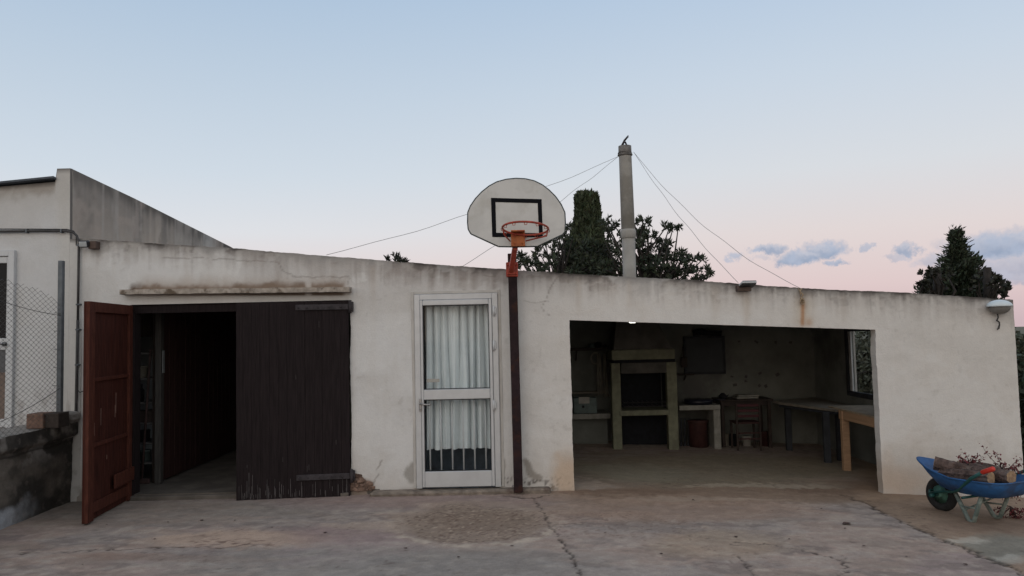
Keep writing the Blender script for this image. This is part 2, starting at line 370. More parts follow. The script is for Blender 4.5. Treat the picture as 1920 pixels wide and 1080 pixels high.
# worn gravelly patch
gr = 1-ss(.8, 1.12, np.hypot((PX+wx*.5-890)/142, (PY+wy*.5-984)/(38)))
ring = np.exp(-((np.hypot((PX+wx*.4-890)/142, (PY+wy*.4-984)/38)-1.08)/.09)**2)
C = mixc(C, gr*.85, (.150,.122,.100))
peb = vn(GXm*55, GYm*55, 3); peb2 = vn(GXm*38, GYm*38, 8)
core = gr*(1-ss(.55,.9,np.hypot((PX+wx-900)/120,(PY+wy-980)/26)))
C = mixc(C, core*.4, (.115,.088,.070)); C = mixc(C, gr*ss(.60,.80,peb)*.65, (.055,.040,.034)); C = mixc(C, gr*ss(.78,.92,peb2)*.6, (.28,.24,.20))
C = mixc(C, ring*.75*ss(.35,.6,n3)*ss(985,1005,PY+0*PX), (.29,.265,.235)); C = mixc(C, ring*.3, (.24,.20,.16))
grit = blob(1050,985,320,30)*ss(.66,.82,peb)*.5; C = mixc(C, grit, (.09,.06,.05))
# cracks drawn in plan
def crack(pts, w, jag=.02, s=0):
    P = [gp(*p) for p in pts]
    jx = (vn(GXm*14, GYm*14, s+31)-.5)*jag*2+(vn(GXm*38, GYm*38, s+32)-.5)*jag; jyy = (vn(GXm*14, GYm*14, s+41)-.5)*jag*2+(vn(GXm*38, GYm*38, s+42)-.5)*jag
    d = seg_dist(GXm+jx, GYm+jyy, [(p.x, p.y) for p in P])
    ww = w*(.35+1.1*vn(GXm*7, GYm*7, s+51)); return np.exp(-(d/ww)**2)
cr = np.zeros(GXm.shape)
for i, (pts, w, jag, st) in enumerate([
    ([(1000,931),(1012,950),(1022,968),(1035,988),(1050,1010),(1068,1040),(1092,1082),(1110,1110)], .0105, .022, 1),
    ([(945,929),(975,934),(1000,934),(1028,928)], .014, .03, .8), ([(1035,984),(1060,982),(1092,982)], .010, .03, .6),
    ([(-60,1046),(0,1040),(80,1036),(200,1030),(300,1026),(400,1026),(500,1018)], .015, .045, 1),
    ([(1588,930),(1622,944),(1660,965),(1700,982),(1730,995)], .022, .05, .9), ([(1730,995),(1765,1012),(1800,1024),(1850,1045),(1920,1078),(1990,1110)], .026, .06, .9),
    ([(1375,1024),(1390,1020),(1440,1020),(1470,1026),(1500,1032),(1560,1040),(1590,1056),(1575,1072),(1568,1085)], .011, .05, .9),
    ([(1280,975),(1262,985),(1268,998),(1330,1008)], .009, .05, .4), ([(1385,1042),(1400,1060),(1412,1082)], .009, .04, .8),
    ([(250,929),(360,926),(450,930)], .014, .05, .5)]):
    cr = np.maximum(cr, crack(pts, w, jag, i*7)*st)
C = mixc(C, np.clip(cr*1.15, 0, 1)*.88, (.022,.017,.015))
deb = ss(.80,.9,vn(GXm*26, GYm*26, 77))*ss(.52,.65,fbm(GXm*1.7,GYm*1.7,88)); C = mixc(C, deb*.45, (.06,.04,.034))
C = C*np.array([1.60,1.47,1.34])*(1.16+.22*(n3-.5)+.3*(n2-.5))[...,None]
far = ss(13,16,GYm)+ss(7.5,9,np.abs(GXm)); C = mixc(C, np.clip(far,0,1), (.13,.12,.08))
Z = base + (fbm(GXm*.8, GYm*.8, 21)-.5)*.02*ss(12.4,11.9,GYm) + (n2-.5)*.008 + (n3-.5)*.004 - cr*.014 + gr*((peb-.5)*.004+(peb2-.5)*.005-.006)
g = grid_mesh('ground', GXm, GYm, Z, M_ground, cols=C); tag(g, kind='structure')

# ------------------------------------------------------------------ shed (the long white building)
shed = thing('outbuilding', (0, D, 0), 'long low white plastered outbuilding with garage doors, glazed door and open barbecue room', 'outbuilding')
def Xat(px, py): return at(px, py, D).x
def topz(X): return np.interp(X, RX, RZ)
rp = [at(*p, D) for p in [(100,444),(150,447),(300,457),(435,465),(735,490),(975,507),(1076,514),(1300,525),(1500,540),(1700,549),(1903,562)]]
RX = [p.x for p in rp]; RZ = [p.z for p in rp]
XL = Xat(147,700); GL = Xat(243,740); GR = Xat(658,740); DL = Xat(783,740); DR = Xat(933,740); OL = Xat(1072,760); OR = Xat(1648,760); XR = Xat(1908,700)
BX = [XL, GL, GR, DL, DR, OL, OR, XR]
zg = at(450,567,D).z; zd = at(855,556,D).z
split = lambda X: np.interp(X, [XL, GL, GR, GR+.3, DL-.15, DL, DR, DR+.15, OL-.05, OL, OR, OR+.05, XR],
      [zg, zg, zg, zg, zd, zd, zd, zd, at(1068,600,D).z, at(1068,600,D).z, at(1645,618,D).z, at(1645,618,D).z, at(1908,640,D).z])
cols_x = []; seg = []
for i in range(7):
    n = max(2, int((BX[i+1]-BX[i])/.018)); a = np.linspace(BX[i], BX[i+1], n+1); cols_x += list(a[:-1]); seg += [i]*n
cols_x.append(BX[-1]); cols_x = np.array(cols_x); seg = np.array(seg)
nl, nu = 100, 44
T = np.concatenate([np.linspace(0, 1, nl+1)[:-1], 1+np.linspace(0, 1, nu+1)])
Xw, Tw = np.meshgrid(cols_x, T)
bz = gz(Xw)-.05; sp = split(Xw); tz = topz(Xw) + (fbm(Xw*5, Xw*0, 60)-.5)*.014 + (fbm(Xw*22, Xw*0, 64)-.5)*.012
Zw = np.where(Tw <= 1, bz+(sp-bz)*Tw, sp+(tz-sp)*(Tw-1))
Yw = D + (fbm(Xw*.9, Zw*.9, 61)-.5)*.03 + (fbm(Xw*4, Zw*4, 62)-.5)*.008
edge_j = (Tw == 1)
keep = np.ones((len(T)-1, len(cols_x)-1), bool)
low = (T[:-1] < 1)
for s_ in (1, 3, 5): keep[np.ix_(low, seg == s_)] = False
def paint_wall(Xw, Zw, tz, px, py):
    a = fbm(Xw*.8, Zw*.9, 70); b = fbm(Xw*2.6, Zw*2.6, 71); c = fbm(Xw*9, Zw*9, 72); st = fbm(Xw*9, Zw*.5, 73); st2 = fbm(Xw*26, Zw*.8, 74)
    C = np.zeros(Xw.shape+(3,)); C[:] = (.605,.60,.59)
    C = mixc(C, ss(.42,.62,a)*.4, (.59,.572,.545)); C = mixc(C, ss(.5,.66,b)*.30, (.545,.54,.535)); C = mixc(C, ss(.50,.68,st)*.22*ss(.2,1.6,Zw), (.52,.49,.45))
    C = mixc(C, ss(900,1100,px)*.45, (.58,.54,.49)); C = mixc(C, ss(700,900,px)*ss(600,800,px)*0, (0,0,0))
    d = tz-Zw
    reg = np.exp(-((px-760)/330)**2)
    band = ss(.30+0*d, .02, d+(c-.5)*.16-(st2-.5)*.30-(st-.5)*.16)
    C = mixc(C, band*(.45+.45*reg), (.26,.222,.20)); C = mixc(C, ss(.52,.6,c)*band*.5, (.16,.14,.13))
    C = mixc(C, ss(.11,.0,d+(c-.5)*.12-(st2-.5)*.12)*.8, (.12,.108,.10)); C = mixc(C, ss(.58,.7,c)*ss(.17,.05,d)*.5, (.42,.40,.37))
    C = mixc(C, ss(.035,.0,d+(c-.5)*.03)*.9, (.06,.052,.048))
    tro = fbm(Xw*1.7+b*1.5, Zw*3.5, 76, 5); C = mixc(C, ss(.54,.60,tro)*.30, (.64,.635,.62)); C = mixc(C, ss(.44,.38,tro)*.28, (.51,.49,.46)); chip = ss(.83,.87,vn(Xw*24,Zw*24,78))*ss(.5,.6,b); C = mixc(C, chip*.2, (.30,.28,.25)); splash = ss(.45,.0,Zw+(c-.5)*.5-(b-.5)*.3); C = mixc(C, splash*.35, (.39,.34,.29))
    pat = ss(.55,.57,fbm(Xw*1.3,Zw*2.4,75))*ss(.6,.2,d)*ss(300,500,px)*ss(1150,1000,px); C = mixc(C, pat*.35, (.40,.37,.35))
    # moss above the ledge
    m = ss(526,538,py+(c-.5)*16+(b-.5)*10+(px-440)*.014)*ss(556,552,py)*ss(240,250,px)*ss(650,640,px)*(1-.9*ss(570,574,px)*ss(586,580,px)); C = mixc(C, m*.95, (.095,.058,.036))
    m = ss(508,538,py+(st-.5)*16)*ss(556,548,py)*ss(246,280,px)*ss(660,640,px); C = mixc(C, m*.5, (.33,.255,.20))
    def bl(cx, cy, rx, ry, e=.4): return 1-ss(1-e, 1+e, np.hypot((px+(b-.5)*26+(c-.5)*16-cx)/rx, (py+(c-.5)*26-cy)/ry))
    C = mixc(C, bl(1062,890,24,42,.6)*.75, (.50,.37,.26)); C = mixc(C, bl(1690,905,48,26,.7)*.6, (.50,.375,.28)); C = mixc(C, bl(1662,880,12,40,.6)*.4, (.48,.38,.30))
    C = mixc(C, bl(1730,900,60,90,.8)*.25, (.46,.38,.31))
    C = mixc(C, bl(768,888,13,20,.2)*.85, (.30,.285,.26)); C = mixc(C, bl(944,886,9,24,.2)*.8, (.30,.28,.25))
    dd = seg_dist(px+(c-.5)*10, py+(b-.5)*8, [(985,866),(990,880),(998,892),(1010,898)]); C = mixc(C, ss(8,4,dd)*.85, (.26,.235,.205))
    sk = ss(.66,.76,vn(Xw*60,Zw*60,90))*ss(888,908,py+(c-.5)*16)*ss(925,940,px)*ss(1078,1000,px); C = mixc(C, sk*.85, (.06,.05,.045))
    sk = ss(.72,.8,vn(Xw*60,Zw*60,91))*ss(885,915,py)*ss(1000,1020,px)*ss(1085,1050,px); C = mixc(C, sk*.7, (.20,.15,.11))
    bb = (1-ss(.8,1.15,np.hypot((px+(c-.5)*20-668)/30,(py+(b-.5)*18-912)/22))); C = mixc(C, bb*.9, (.22,.15,.115)); C = mixc(C, bb*ss(.55,.6,c)*.8, (.10,.065,.05))
    C = mixc(C, ss(912,925,py+(c-.5)*18)*ss(1090,1060,px)*.7, (.24,.20,.165))
    # rust run and fainter runs
    g1 = lambda x0, w: np.exp(-((px-x0-(c-.5)*2)/w)**2)
    C = mixc(C, g1(1505,17)*ss(540,570,py)*ss(625,600,py)*.45, (.46,.37,.26)); C = mixc(C, g1(1505,3.6)*ss(558,572,py)*ss(616,606,py)*.85, (.36,.165,.06))
    C = mixc(C, g1(1517,7)*ss(588,606,py)*.5*ss(616,606,py), (.38,.20,.09))
    for x0, w, y0, k in [(1400,7,545,.3),(1340,10,530,.2),(1180,5,518,.2),(1085,6,515,.25),(700,6,490,.2),(1580,6,545,.12)]:
        C = mixc(C, g1(x0,w)*ss(y0,y0+15,py)*ss(y0+95,y0+40,py)*k, (.40,.32,.24))
    for i, (pts, w, k) in enumerate([([(868,546),(880,548),(892,543),(905,549),(925,551),(932,553)],1.1,.55),([(1056,505),(1030,540),(1022,566),(1019,574),(1024,585),(1034,592)],1.0,.5),
        ([(1056,505),(1068,535)],1.,.3),([(300,483),(380,484),(450,488),(520,492),(532,508),(548,519),(600,519),(655,520),(654,532)],1.0,.45),([(713,862),(712,872),(708,880),(710,892),(703,902),(694,910)],1.2,.6),
        ([(985,566),(1010,567),(1030,566)],1.,.3),([(905,516),(918,519),(930,516)],1.,.4)]):
        dd = seg_dist(px+(c-.5)*9, py+(fbm(Xw*12,Zw*12,95)-.5)*8, pts); C = mixc(C, ss(w*1.7,w*.5,dd)*k, (.19,.165,.145))
    return C
pxw, pyw = to_px(Xw, Xw*0+D, Zw)
Cw = paint_wall(Xw, Zw, tz, pxw, pyw)
Xw = Xw + (fbm(Zw*3.1+Xw*.7, Xw*1.1, 66)-.5)*.028*((Xw > XL+.1)&(Xw < XR-.02)) + (fbm(Zw*19, Xw*3, 67, 3)-.5)*.008
front = grid_mesh('front_wall', Xw, Yw, Zw, M_plaster, keep, Cw, shed, solid=.12)
# check direction of thickness later; remaining walls
BY = 12.35; TH = .2; RWX = 4.78
def wall_poly(poly, off, name, m, parent=shed): return MB().prism(poly, off).build(name, m, parent)
zt = lambda x: float(topz(x))
# back wall and right wall with a window
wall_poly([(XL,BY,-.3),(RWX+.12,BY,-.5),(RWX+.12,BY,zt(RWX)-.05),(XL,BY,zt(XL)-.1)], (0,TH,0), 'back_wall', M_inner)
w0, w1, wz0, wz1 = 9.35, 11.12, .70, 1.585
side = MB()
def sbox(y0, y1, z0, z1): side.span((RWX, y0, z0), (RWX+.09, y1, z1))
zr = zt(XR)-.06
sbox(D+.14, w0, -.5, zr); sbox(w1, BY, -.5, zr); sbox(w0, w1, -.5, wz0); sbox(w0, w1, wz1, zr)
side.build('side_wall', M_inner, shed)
# outer skin of the right end, plastered
side = MB()
for a, b, c, e in ((D+.14, w0, -.5, zr), (w1, BY+TH, -.5, zr), (w0, w1, -.5, wz0), (w0, w1, wz1, zr)): side.span((RWX+.093, a, c), (RWX+.12, b, e))
M_plain = mat('plain_plaster', (.48,.46,.43), .9, var=.12, scale=3, bump=.3, col2=(.42,.39,.35))
side.build('end_wall', M_plain, shed)
PW = Xat(1030, 700)
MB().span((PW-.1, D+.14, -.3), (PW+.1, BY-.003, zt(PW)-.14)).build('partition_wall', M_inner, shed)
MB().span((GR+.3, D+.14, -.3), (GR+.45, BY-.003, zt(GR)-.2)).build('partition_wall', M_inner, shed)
MB().span((XL-1.0, D+.14, -.3), (XL-.8, BY-.003, 2.6)).build('partition_wall', M_inner, shed)
r = MB(); rx = [XL-1.0] + [x for x in np.linspace(XL+.03, RWX+.12, 10)]
ra = [(x, D+.14, zt(x)-.13) for x in rx]
r.prism(ra + [(x, D+.14, zt(x)-.05) for x in rx[::-1]], (0, BY-D-.16, 0)); roof = r.build('roof', M_conc, shed)
# garage floor slab and sills
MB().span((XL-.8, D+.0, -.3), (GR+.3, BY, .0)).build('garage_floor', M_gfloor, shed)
MB().span((GL+.02, D-.06, -.2), (GR-.02, D-.002, -.012), .012).build('door_sill', M_gfloor, shed)
s = MB(); s.box(((DL+DR)/2+.02, D-.05, -.06), (at(1035,915,D).x-at(700,915,D).x, .16, .10), bev=.02, jit=.006); s.build('door_sill', mat('dirty_sill', (.20,.165,.135), .95, var=.35, scale=9, bump=.6, bscale=30, col2=(.12,.09,.075)), shed)
k = MB()
for i in range(26):
    px_ = random.uniform(655,697); py_ = 918-abs(random.gauss(0,1))*(17 if px_ < 680 else 9); c = at(px_, max(py_,884), D); r_ = random.uniform(.015,.045)
    k.box((c.x, D-random.uniform(.0,.012), c.z), (r_*1.9, .03, r_*.9), Euler((random.uniform(-.2,.2),random.uniform(-.5,.5),random.uniform(-.2,.2))).to_matrix(), .006, .004)
k.build('broken_masonry', mat('broken_brown_masonry', (.19,.125,.095), .95, var=.4, scale=22, bump=.7, bscale=35, col2=(.085,.055,.042)), shed)
# ledge above garage doors
l = MB(); a = at(229,548,D-.06); b = at(657,543,D-.06)
npt = 46; vs = []; fs = []
for i in range(npt+1):
    t = i/npt; c = a.lerp(b, t)
    j = lambda k: (random.random()-.5)*k
    vs += [(c.x, D+.02, c.z+.028+j(.006)), (c.x, D-.12+j(.012), c.z+.026+j(.008)), (c.x, D-.12+j(.010), c.z-.026+j(.006)), (c.x, D+.02, c.z-.03)]
for i in range(npt):
    for k in range(4): fs.append((4*i+k, 4*i+(k+1) % 4, 4*i+4+(k+1) % 4, 4*i+4+k))
fs += [(3,2,1,0), tuple(4*npt+k for k in range(4))]
l.add(vs, fs); l.build('ledge', M_ledge, shed)

# closed right-hand garage leaf, free edge a little out
hz0, hz1 = -.065, zg-.01
hinge = Vector((GR-.01, D-.03, 0)); free = Vector((Xat(447,740)+.03, D-.14, 0))
u = (free-hinge).normalized(); nrm = Vector((u.y, -u.x, 0)); nrm = nrm if nrm.y < 0 else -nrm; Wd = (free-hinge).length
dm = MB(); x = 0; Rz = Matrix((u, nrm, Vector((0,0,1)))).transposed()
while x < Wd-.01:
    w = min(random.choice([.095,.10,.088]), Wd-x); c = hinge+u*(x+w/2)
    dm.box((c.x+nrm.x*random.uniform(0,.004), c.y+nrm.y*random.uniform(0,.004), (hz0+hz1)/2), (w-.0005, .035, hz1-hz0), Rz, .0015); x += w
gl2 = dm.build('garage_door', M_black_wood, shed); tag(gl2, 'closed leaf of dark vertical boards')
# worn grey lower ends of the boards
M_worn = mat('flaked_board_paint', (.11,.10,.10), .9, var=.3, scale=20, stretch=(9,9,1))
wm = MB()
for k in range(70):
    xx = random.uniform(.03, Wd-.03) if k < 40 else Wd-abs(random.gauss(0,.35)); xx = min(max(xx,.03),Wd-.03)
    z0 = hz0+abs(random.gauss(0,.04)); hh = abs(random.gauss(0,.10))+.02; w = random.uniform(.0015,.004)
    p = hinge+u*xx+nrm*.0235
    wm.box((p.x, p.y, z0+hh/2), (w, .002, hh), Rz)
for k in range(7):
    xx = random.uniform(.1, Wd-.1); z0 = random.uniform(.2, hz1-.1); hh = random.uniform(.02,.10); p = hinge+u*xx+nrm*.0235
    wm.box((p.x, p.y, z0+hh/2), (.002, .002, hh), Rz)
wm.build('flaking_paint', M_worn, gl2)['kind'] = 'stuff'
for zz in (at(610,576,D-.05).z, at(610,893,D-.05).z):
    hm = MB(); p = hinge+u*.0+nrm*.03; q = hinge+u*.56+nrm*.03
    hm.bar((p.x, p.y, zz), (q.x, q.y, zz), .014, .06, .003)
    hm.cyl((GR+.012, D-.06, zz-.07), (GR+.012, D-.06, zz+.07), .018); hm.box((GR+.02, D-.035, zz), (.045, .04, .11), None, .006)
    for k in (.08,.2,.32,.44,.53):
        c = hinge+u*k+nrm*.042; hm.box((c.x, c.y, zz), (.02,.012,.02), Rz, .004)
    hm.build('strap_hinge', mat('grey_strap_iron', (.045,.040,.043), .8, spec=.2, var=.3, scale=16, bump=.2), gl2)
hm = MB(); hm.bar((GL, D+.08, zg-.045), (GR, D+.08, zg-.045), .08, .10); hm.span((GL-.004, D-.004, -.01), (GL+.055, D+.13, zg-.088)); hm.build('door_frame', M_black_wood, shed)

# open left leaf, swung out towards the yard
h0 = Vector((GL+.0, D-.02, 0)); f0 = Vector((at(157,780,7.31).x, 7.31, 0)); u = (f0-h0).normalized(); nr = Vector((-u.y, u.x, 0)); nr = nr if nr.x > 0 else -nr
Wl = (f0-h0).length; Rl = Matrix((u, nr, Vector((0,0,1)))).transposed(); lz0, lz1 = -.045, zg-.01; H = lz1-lz0
def lb(mb, u0, u1, z0, z1, n0, n1, bev=.003):
    c = h0+u*((u0+u1)/2)+nr*((n0+n1)/2); mb.box((c.x, c.y, lz0+(z0+z1)/2), (u1-u0, n1-n0, z1-z0), Rl, bev); return mb
dm = MB(); x = .0
while x < Wl-.01:
    w = min(.1, Wl-x); lb(dm, x+.0003, x+w-.0003, 0, H, -.012, .012, .001); x += w
leaf = dm.build('garage_door', M_red, shed); tag(leaf, 'open leaf of worn red-brown framed boards')
fr = MB(); lb(fr, Wl-.13, Wl, 0, H, .013, .045); lb(fr, 0, .09, 0, H, .013, .04); lb(fr, .09, Wl-.13, H-.10, H, .013, .04)
for z in (.03*H, .33*H, .63*H): lb(fr, .09, Wl-.13, z, z+(.10 if z < .1 else .035), .013, .034)
fr.build('frame', M_redl, leaf)
k = MB(); lb(k, .0, .52, .10*H, .10*H+.14, .046, .066, .006); k.build('kick_board', M_redl, leaf)
for (uu, z0, z1) in ((.75,.42*H,.50*H),(.38,.46*H,.56*H),(.40,.44*H,.50*H),(.9,.38*H,.44*H),(.6,.25*H,.27*H)):
    lb(MB(), uu, uu+.004, z0, z1, .0125, .0145, 0).build('scratch', mat('scratch_pale', (.30,.19,.15), .8), leaf)
for z in (.12, H-.2):
    k = MB(); k.cyl(h0+Vector((-.015,-.01,lz0+z)), h0+Vector((-.015,-.01,lz0+z+.12)), .014); k.build('hinge', M_iron, leaf)

# red-brown boarded screen inside the garage
pm = MB(); px0 = at(292,760,8.98).x
for i in range(22):
    pm.box((px0+random.uniform(-.003,.003), 9.0+.15*i+.075, 1.15), (.03, .148, 2.26), None, .004)
pb = pm.build('boarded_screen', mat('dull_red_boards', (.040,.016,.014), .8, var=.3, scale=5, stretch=(6,6,.7), bump=.2), shed)
k = MB(); k.box((px0+.022, 9.02, 1.15), (.07,.08,2.29), None, .004); k.build('post', mat('grey_post_wood', (.05,.047,.044), .85, var=.25, scale=12, stretch=(6,6,.6)), pb)
k = MB(); k.box((px0+.07, 9.02, 1.40), (.012,.05,.26), None, .003); k.build('handle', mat('dull_zinc', (.22,.23,.24), .5, .4), pb)

# ------------------------------------------------------------------ glazed aluminium door
A = lambda px, py, dy=0: at(px, py, D+dy)
fd = MB(); X0, X1 = DL-.02, DR+.02; zt0 = zd+.03; zb0 = .0
yF = D-.02
def rect_frame(mb, x0, x1, z0, z1, t, y0, y1, bot=None):
    bot = t if bot is None else bot
    mb.span((x0, y0, z0), (x0+t, y1, z1), .004); mb.span((x1-t, y0, z0), (x1, y1, z1), .004)
    mb.span((x0+t, y0, z1-t), (x1-t, y1, z1), .004)
    if bot: mb.span((x0+t, y0, z0), (x1-t, y1, z0+bot), .004)
rect_frame(fd, X0, X1, zb0, zt0, .062, yF-.015, D+.1, 0)
door = fd.build('glazed_door', M_alu, shed); tag(door, 'grey white aluminium door with two glass panes over a curtain')
lf = MB(); lx0, lx1 = X0+.064, X1-.064; lzt = zt0-.064; lzb = .012
zm0, zm1 = A(855,748).z, A(855,729).z; zbr = A(855,882).z
y0, y1 = yF-.028, D+.035
px0d, px1d = A(793,650).x+.006, A(918,650).x-.002
for (a, b, c, e) in ((lx0, px0d, lzb, lzt), (px1d, lx1, lzb, lzt), (px0d, px1d, lzb, zbr), (px0d, px1d, zm0, zm1), (px0d, px1d, A(855,572).z, lzt)):
    lf.span((a, y0, c), (b, y1, e), .006)
lf.build('leaf', M_alu, door)
for (z0, z1) in ((zbr, zm0), (zm1, A(855,572).z)):
    MB().span((px0d-.005, D+.0, z0-.005), (px1d+.005, D+.005, z1+.005)).build('pane', M_glass, door)
    gk = MB(); rect_frame(gk, px0d-.001, px1d+.001, z0-.001, z1+.001, .009, yF-.012, D-.003); gk.build('gasket', M_blackp, door)
for xp in (805,826,847,868,889,910):
    MB().cyl((A(xp,800).x, D+.045, zbr-.01), (A(xp,800).x, D+.045, zm0+.01), .009, n=8).build('bar', M_white, door)
hd = MB(); c = A(788.5,760,-.05); hd.box((c.x, yF-.032, c.z), (.026,.012,.14), None, .004); hd.cyl((c.x, yF-.035, c.z+.02), (c.x, yF-.085, c.z+.02), .010)
hd.tube([(c.x, yF-.08, c.z+.02), (c.x+.05, yF-.082, c.z+.012), (c.x+.12, yF-.08, c.z+.008)], .010); hd.cyl((c.x, yF-.036, c.z-.04), (c.x, yF-.05, c.z-.04), .011)
hd.build('handle', mat('dull_nickel', (.35,.34,.33), .35, .8, var=.1, bump=0), door)
for yp in (583, 648, 760):
    c = A(926, yp, -.04); k = MB(); k.cyl((c.x, yF-.038, c.z-.055), (c.x, yF-.038, c.z+.055), .012); k.box((c.x+.012, yF-.03, c.z), (.03,.012,.07), None, .003); k.build('hinge', M_white, door)
c0, c1 = A(800,717), A(824,710); MB().span((c0.x, D-.003, c0.z), (c1.x, D-.001, c1.z)).build('sticker', M_paper, door)
# plaster surround
sr = MB(); rect_frame(sr, X0-.035, X1+.035, .0, zt0+.035, .032, D-.012, D+.02, 0); sr.build('door_surround', M_plain, shed)
# curtain
def curtain(x0, x1, z0, z1, Y, folds, seed):
    n = 260; T = np.linspace(0, 1, n); rz = 30; V = np.linspace(0, 1, rz)
    Tm, Vm = np.meshgrid(T, V)
    w = fbm(Tm*folds*.8+Vm*.35, Vm*.7, seed, 3)
    ph = Tm*folds*2*math.pi+7*w; Yc = Y + .062*(1-2*np.abs(np.sin(ph/2))**.7)*(.45+.8*fbm(Tm*4.1, Vm*.3, seed+5, 2)) + .003*np.sin(Tm*folds*5.3*math.pi+4*w+Vm)
    Xc = x0+(x1-x0)*(Tm+.008*np.sin(Vm*3+Tm*20)); bot = z0+.006*np.sin(Tm*25)+.012*(fbm(Tm*9, Tm*0, seed)-.5)
    Zc = z1+(bot-z1)*Vm
    return Xc, Yc, Zc
cz = A(855,842,.12).z
Xc, Yc, Zc = curtain(X0+.10, X1-.08, cz, A(855,566,.12).z, D+.155, 7, 3)
cu = grid_mesh('curtain', Xc, Yc, Zc, M_curtain); cu.data.transform(Matrix.Translation((-(X0+X1)/2, -(D+.17), -cz))); cu.location = ((X0+X1)/2, D+.17, cz)
tag(cu, 'long white gathered curtain hanging behind the glazed door, its hem above the door bottom', 'curtain')
k = MB(); k.cyl((X0+.03, D+.17, A(855,563,.12).z), (X1-.03, D+.17, A(855,563,.12).z), .01); k.build('curtain_rod', M_white, door)
MB().span((GR+.5, D+.9, -.0), (PW-.12, D+.95, 2.2)).build('inner_wall', mat('blue_grey_inner_wall', (.16,.21,.27), .9), shed)
MB().span((GR+.5, D+.24, -.2), (PW-.12, D+1.6, .015)).build('floor', mat('blue_tile_floor', (.22,.27,.34), .5), shed)

# ------------------------------------------------------------------ side window of barbecue room
wf = MB(); xw = RWX-.02
wf.span((xw, w0, wz0-.05), (xw+.045, w1+.03, wz0+.02), .004); wf.span((xw, w0, wz1-.02), (xw+.045, w1+.03, wz1+.05), .004)
wf.span((xw, w1-.05, wz0+.021), (xw+.045, w1+.03, wz1-.021), .004); wf.span((xw, w0, wz0+.021), (xw+.045, w0+.05, wz1-.021), .004)
win = wf.build('window', M_darkw, shed)
for a_, b_ in ((w1-.12, w1-.051), (w0+.5, w0+.56)): MB().span((RWX+.0, a_, wz0+.02), (RWX+.025, b_, wz1-.02), .003).build('sash', M_white, win)
MB().span((RWX+.008, w0+.05, wz0+.02), (RWX+.012, w1-.121, wz1-.02)).build('pane', M_glass, win)

# ------------------------------------------------------------------ chimney and guy wires
CY = 11.6
ct = at(1174,292,CY); cbm = at(1180,520,CY); cx = (ct.x+cbm.x)/2; rC = 12.6/F*CY
zj0, zj1 = at(1179,446,CY).z, at(1179,430,CY).z; ztop = at(1173,274,CY).z; zcap = at(1173,293,CY).z
cm = MB(); cm.tube([(cx,CY,zt(cx)-.45), (cx,CY,zj0+.02)], rC*.98, 24); cm.tube([(cx,CY,zj1-.05), (cx-.01,CY,zcap-.02), (cx-.012,CY,zcap+.02)], [rC*1.03, rC*.95, rC*.95], 24)
chim = cm.build('chimney', M_chim, shed)
k = MB(); k.tube([(cx,CY,zj0-.01),(cx,CY,zj0),(cx,CY,zj1-.03),(cx,CY,zj1)], [rC*1.0,rC*1.15,rC*1.17,rC*1.04], 24); k.build('collar', M_chim, chim)
k = MB(); k.tube([(cx-.012,CY,zcap), (cx-.012,CY,ztop)], [rC*1.0, rC*.97], 24)
k.tube([(cx-.012+rC*1.02*math.cos(t), CY+rC*1.02*math.sin(t), zcap+.02) for t in np.linspace(0, 2*math.pi, 25)[:-1]], .012, 6, closed=True)
k.tube([(cx-.012+rC*1.02*math.cos(t), CY+rC*1.02*math.sin(t), zcap+.05+.012*math.sin(t*2)) for t in np.linspace(0, 2*math.pi, 25)[:-1]], .007, 6, closed=True)
k.build('cap', M_chim_top, chim)
k = MB(); a = at(1165,273,CY); 
k.tube([at(1166,274,CY), at(1171,263,CY), at(1178,254,CY)], [.022,.016,.008], 6); k.tube([at(1176,274,CY), at(1172,266,CY)], [.012,.014], 6); k.tube([at(1169,268,CY), at(1175,260,CY), at(1179,256,CY-.05)], [.008,.008,.004], 6)
k.build('metal_prong', M_iron, chim)
tie = at(1160,293,CY-.1); tieR = at(1188,285,CY-.1)
def wire(p, q, sag, label, r=.0030, mid=None):
    pts = []
    for i in range(25):
        t = i/24; c = Vector(p).lerp(Vector(q), t); c.z -= sag*4*t*(1-t); c.z += .012*math.sin(t*23)*(t*(1-t)*4); pts.append(c)
    return solo(MB().tube(pts, r, 5), 'guy_wire', M_guy, label, 'wire', 'wires staying the chimney pipe')
wire(tie, at(612,478,D+.15), .10, 'long guy wire from chimney passing behind the backboard to the roof above the garage')
wire(tie, at(868,499,D+.15), .05, 'guy wire from chimney dropping behind the backboard to the roof beside the glazed door')
wire(tieR, at(1384,530,D+.15), .10, 'guy wire from chimney down to the roof edge by the small solar lamp')
wire(tieR, at(1502,541,D-.01), .22, 'slack guy wire from chimney down to the rusty wall anchor')
# anchor
hk = MB(); p = at(1503,541,D-.02); q = at(1504,562,D-.04)
hk.tube([p, at(1500,546,D-.03), at(1506,553,D-.04), at(1502,558,D-.03), q], .009, 6); hk.tube([q+Vector((.02*math.cos(t), 0, .03*math.sin(t)-.02)) for t in np.linspace(0, 6.28, 13)[:-1]], .007, 6, closed=True)
hk.box(at(1504,563,D-.01), (.035,.04,.05), None, .006)
hk.tube([at(1497,540,D+.0), at(1500,548,D-.03), at(1501,556,D-.03)], .006, 6)
solo(hk, 'wire_anchor', mat('beige_tied_wire', (.27,.20,.13), .8, var=.3, scale=30), 'frayed wire anchor hooked on the wall edge above the orange rust run', 'anchor')

